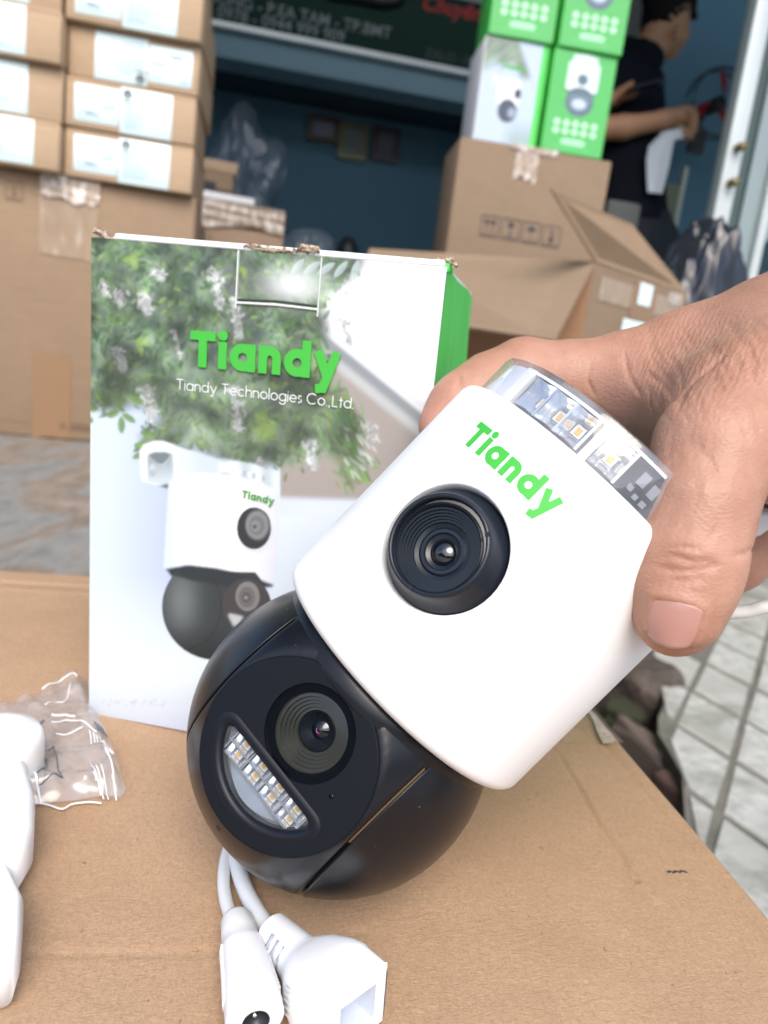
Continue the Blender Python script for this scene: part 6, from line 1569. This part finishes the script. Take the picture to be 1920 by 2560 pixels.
# clear film bag
out = [(-30, 1790), (60, 1765), (105, 1745), (150, 1725), (205, 1702), (216, 1706), (222, 1735), (240, 1768), (247, 1795), (262, 1822), (276, 1860), (292, 1900), (306, 1940), (316, 1975), (312, 1992), (300, 2004), (258, 1999), (205, 2008), (155, 2016), (60, 2022), (-30, 2010)]
OW = np.array([onz(x, y, TOPZ)[:2] for x, y in out])
def in_poly2(x, y, poly):
    r = np.zeros(x.shape, bool)
    for i in range(len(poly)):
        (xa, ya), (xb, yb_) = poly[i], poly[(i + 1) % len(poly)]
        if ya == yb_: continue
        r ^= ((y < ya) != (y < yb_)) & (x < (xb - xa) * (y - ya) / (yb_ - ya) + xa)
    return r
KB = np.random.default_rng(21)
kf = [(KB.normal(0, 1, 2), KB.uniform(0, 6)) for _ in range(16)]
def bag_h(x, y, layer=0):
    u_ = (x - OW[:, 0].min()) * 1000; v_ = (y - OW[:, 1].min()) * 1000; h = np.zeros_like(x)
    for i, (k_, p_) in enumerate(kf):
        f_ = .045 * (1 + i * .38); h += (1.0 / (1 + i * .28)) * (1 - np.abs(np.sin((k_[0] * u_ + k_[1] * v_) * f_ + p_ + layer * 1.3)))
    return .0006 + layer * .0008 + h * (.0007 + layer * .0004)
def poly_dist(x, y, poly):
    d = np.full(x.shape, 9.)
    for i in range(len(poly)):
        a, b = poly[i], poly[(i + 1) % len(poly)]; ba = b - a; L2 = ba @ ba; h = np.clip(((x - a[0]) * ba[0] + (y - a[1]) * ba[1]) / L2, 0, 1); d = np.minimum(d, np.hypot(x - a[0] - h * ba[0], y - a[1] - h * ba[1]))
    return d
def bag_sdf(x, y): d = poly_dist(x, y, OW); return np.where(in_poly2(x, y, OW), -d, d)
pbag = thing('plastic_bag', 'crumpled clear plastic film bag with black printed marks and sealed ridged end', 'plastic bag', (*OW.mean(0), TOPZ)); bo = np.array([*OW.mean(0), TOPZ])
for layer in (0, 1):
    V2, F2 = sheet2d(lambda x, y: bag_sdf(x, y) + (.0006 * np.abs(np.sin((x * .3 + y) * 2200)) if True else 0), OW[:, 0].min() - .002, OW[:, 0].max() + .002, OW[:, 1].min() - .002, OW[:, 1].max() + .002, .0009)
    x, y = V2[:, 0], V2[:, 1]; ed = np.clip(-bag_sdf(x, y) / .006, 0, 1); z = TOPZ + .0006 + bag_h(x, y, layer) * (.25 + .75 * ed) * (1 + 1.2 * layer * ed)
    lobj('film_layer', np.stack([x, y, z], 1), F2, M_FILM, pbag, bo)
def bag_z(p, l=1): 
    x, y = np.array([p[0]]), np.array([p[1]]); ed = np.clip(-bag_sdf(x, y) / .006, 0, 1); return float((TOPZ + .0012 + bag_h(x, y, l) * (.25 + .75 * ed) * (1 + 1.2 * l * ed))[0])
def bag_line(pts, r, m, name, n=None):
    r = r * (.6 if m is not M_RIDGE else .38)
    q = [onz(x, y, TOPZ + .004) for x, y in pts]; q = smooth_path(q, n or 6 * len(pts)) if len(pts) > 2 else np.linspace(q[0], q[1], 8); q = [(p[0], p[1], bag_z(p)) for p in q]
    V, F = tube_vf(q, r, 6); return lobj(name, V, F, m, pbag, bo)
M_RIDGE = None
M_INKB = pmat('bag_ink', (.10, .12, .14), .5)
for pts, r in (([(118, 1896), (133, 1890), (146, 1945), (155, 1967), (97, 1984)], .0005), ([(66, 1905), (95, 1910), (115, 1925), (118, 1942), (106, 1958), (92, 1968)], .0005), ([(48, 1962), (92, 1952), (88, 1938), (75, 1940), (70, 1952)], .0009), ([(44, 1940), (60, 1930), (76, 1930)], .0005), ([(42, 1932), (56, 1924), (72, 1926)], .0004)):
    L = [bag_line([a, b], r, M_INKB, 'printed_line') for a, b in zip(pts[:-1], pts[1:])]
# dark printed patch at the sealed edge and the heat-sealed white ridges
def bag_patch(pts, m, name, dz=.0006):
    q = [onz(x, y, TOPZ + .003) for x, y in pts]; return lobj(name, [(p[0], p[1], bag_z(p) + dz) for p in q], [tuple(range(len(q)))[::-1]], m, pbag, bo, False)
m = pmat('bag_patch', (.06, .08, .12), .5); B = NB(m); n_ = B.noise(B.coord(), 900, 2); B.col(B.ramp(n_, [(.55, (.05, .07, .11)), (.62, (.4, .45, .5))])); bag_patch([(231, 1837), (257, 1825), (270, 1850), (241, 1853)], m, 'printed_patch')
bag_patch([(84, 1855), (108, 1838), (112, 1842), (88, 1862)], M_INKB, 'printed_patch')
M_RIDGE = pmat('film_ridge', (.78, .80, .82), .2, Coat_Weight=.5)
for a, b, r in [((222, 1871), (227, 1893), .0007), ((230, 1870), (236, 1892), .0008), ((238, 1872), (243, 1890), .0007), ((246, 1870), (252, 1890), .0007), ((224, 1925), (252, 1980), .0007), ((236, 1932), (260, 1988), .0008), ((248, 1935), (272, 1990), .0006), ((258, 1895), (292, 1992), .0009), ((233, 1952), (240, 1965), .0010), ((262, 1905), (276, 1912), .0012), ((256, 1873), (284, 1882), .0016)]:
    bag_line([a, ((a[0] + b[0]) / 2 + 1.5, (a[1] + b[1]) / 2), b], r, M_RIDGE, 'sealed_ridge', 7)
for pts, r in (([(104, 1750), (140, 1736), (178, 1722), (192, 1722)], .0012), ([(112, 1790), (140, 1774), (162, 1768), (176, 1742)], .0008), ([(140, 1867), (170, 1872), (205, 1866)], .0009), ([(128, 1810), (160, 1812), (186, 1820)], .0016), ([(128, 1838), (160, 1842), (195, 1846), (240, 1862)], .0009), ([(56, 2012), (90, 2000), (118, 2002), (155, 2013), (180, 2000), (215, 1996), (255, 1998)], .0011), ([(62, 2004), (80, 1962), (92, 1982), (104, 2000)], .0016)):
    bag_line(pts, r, M_RIDGE, 'fold_highlight')  # pale tubes drawn along the film folds as painted highlights
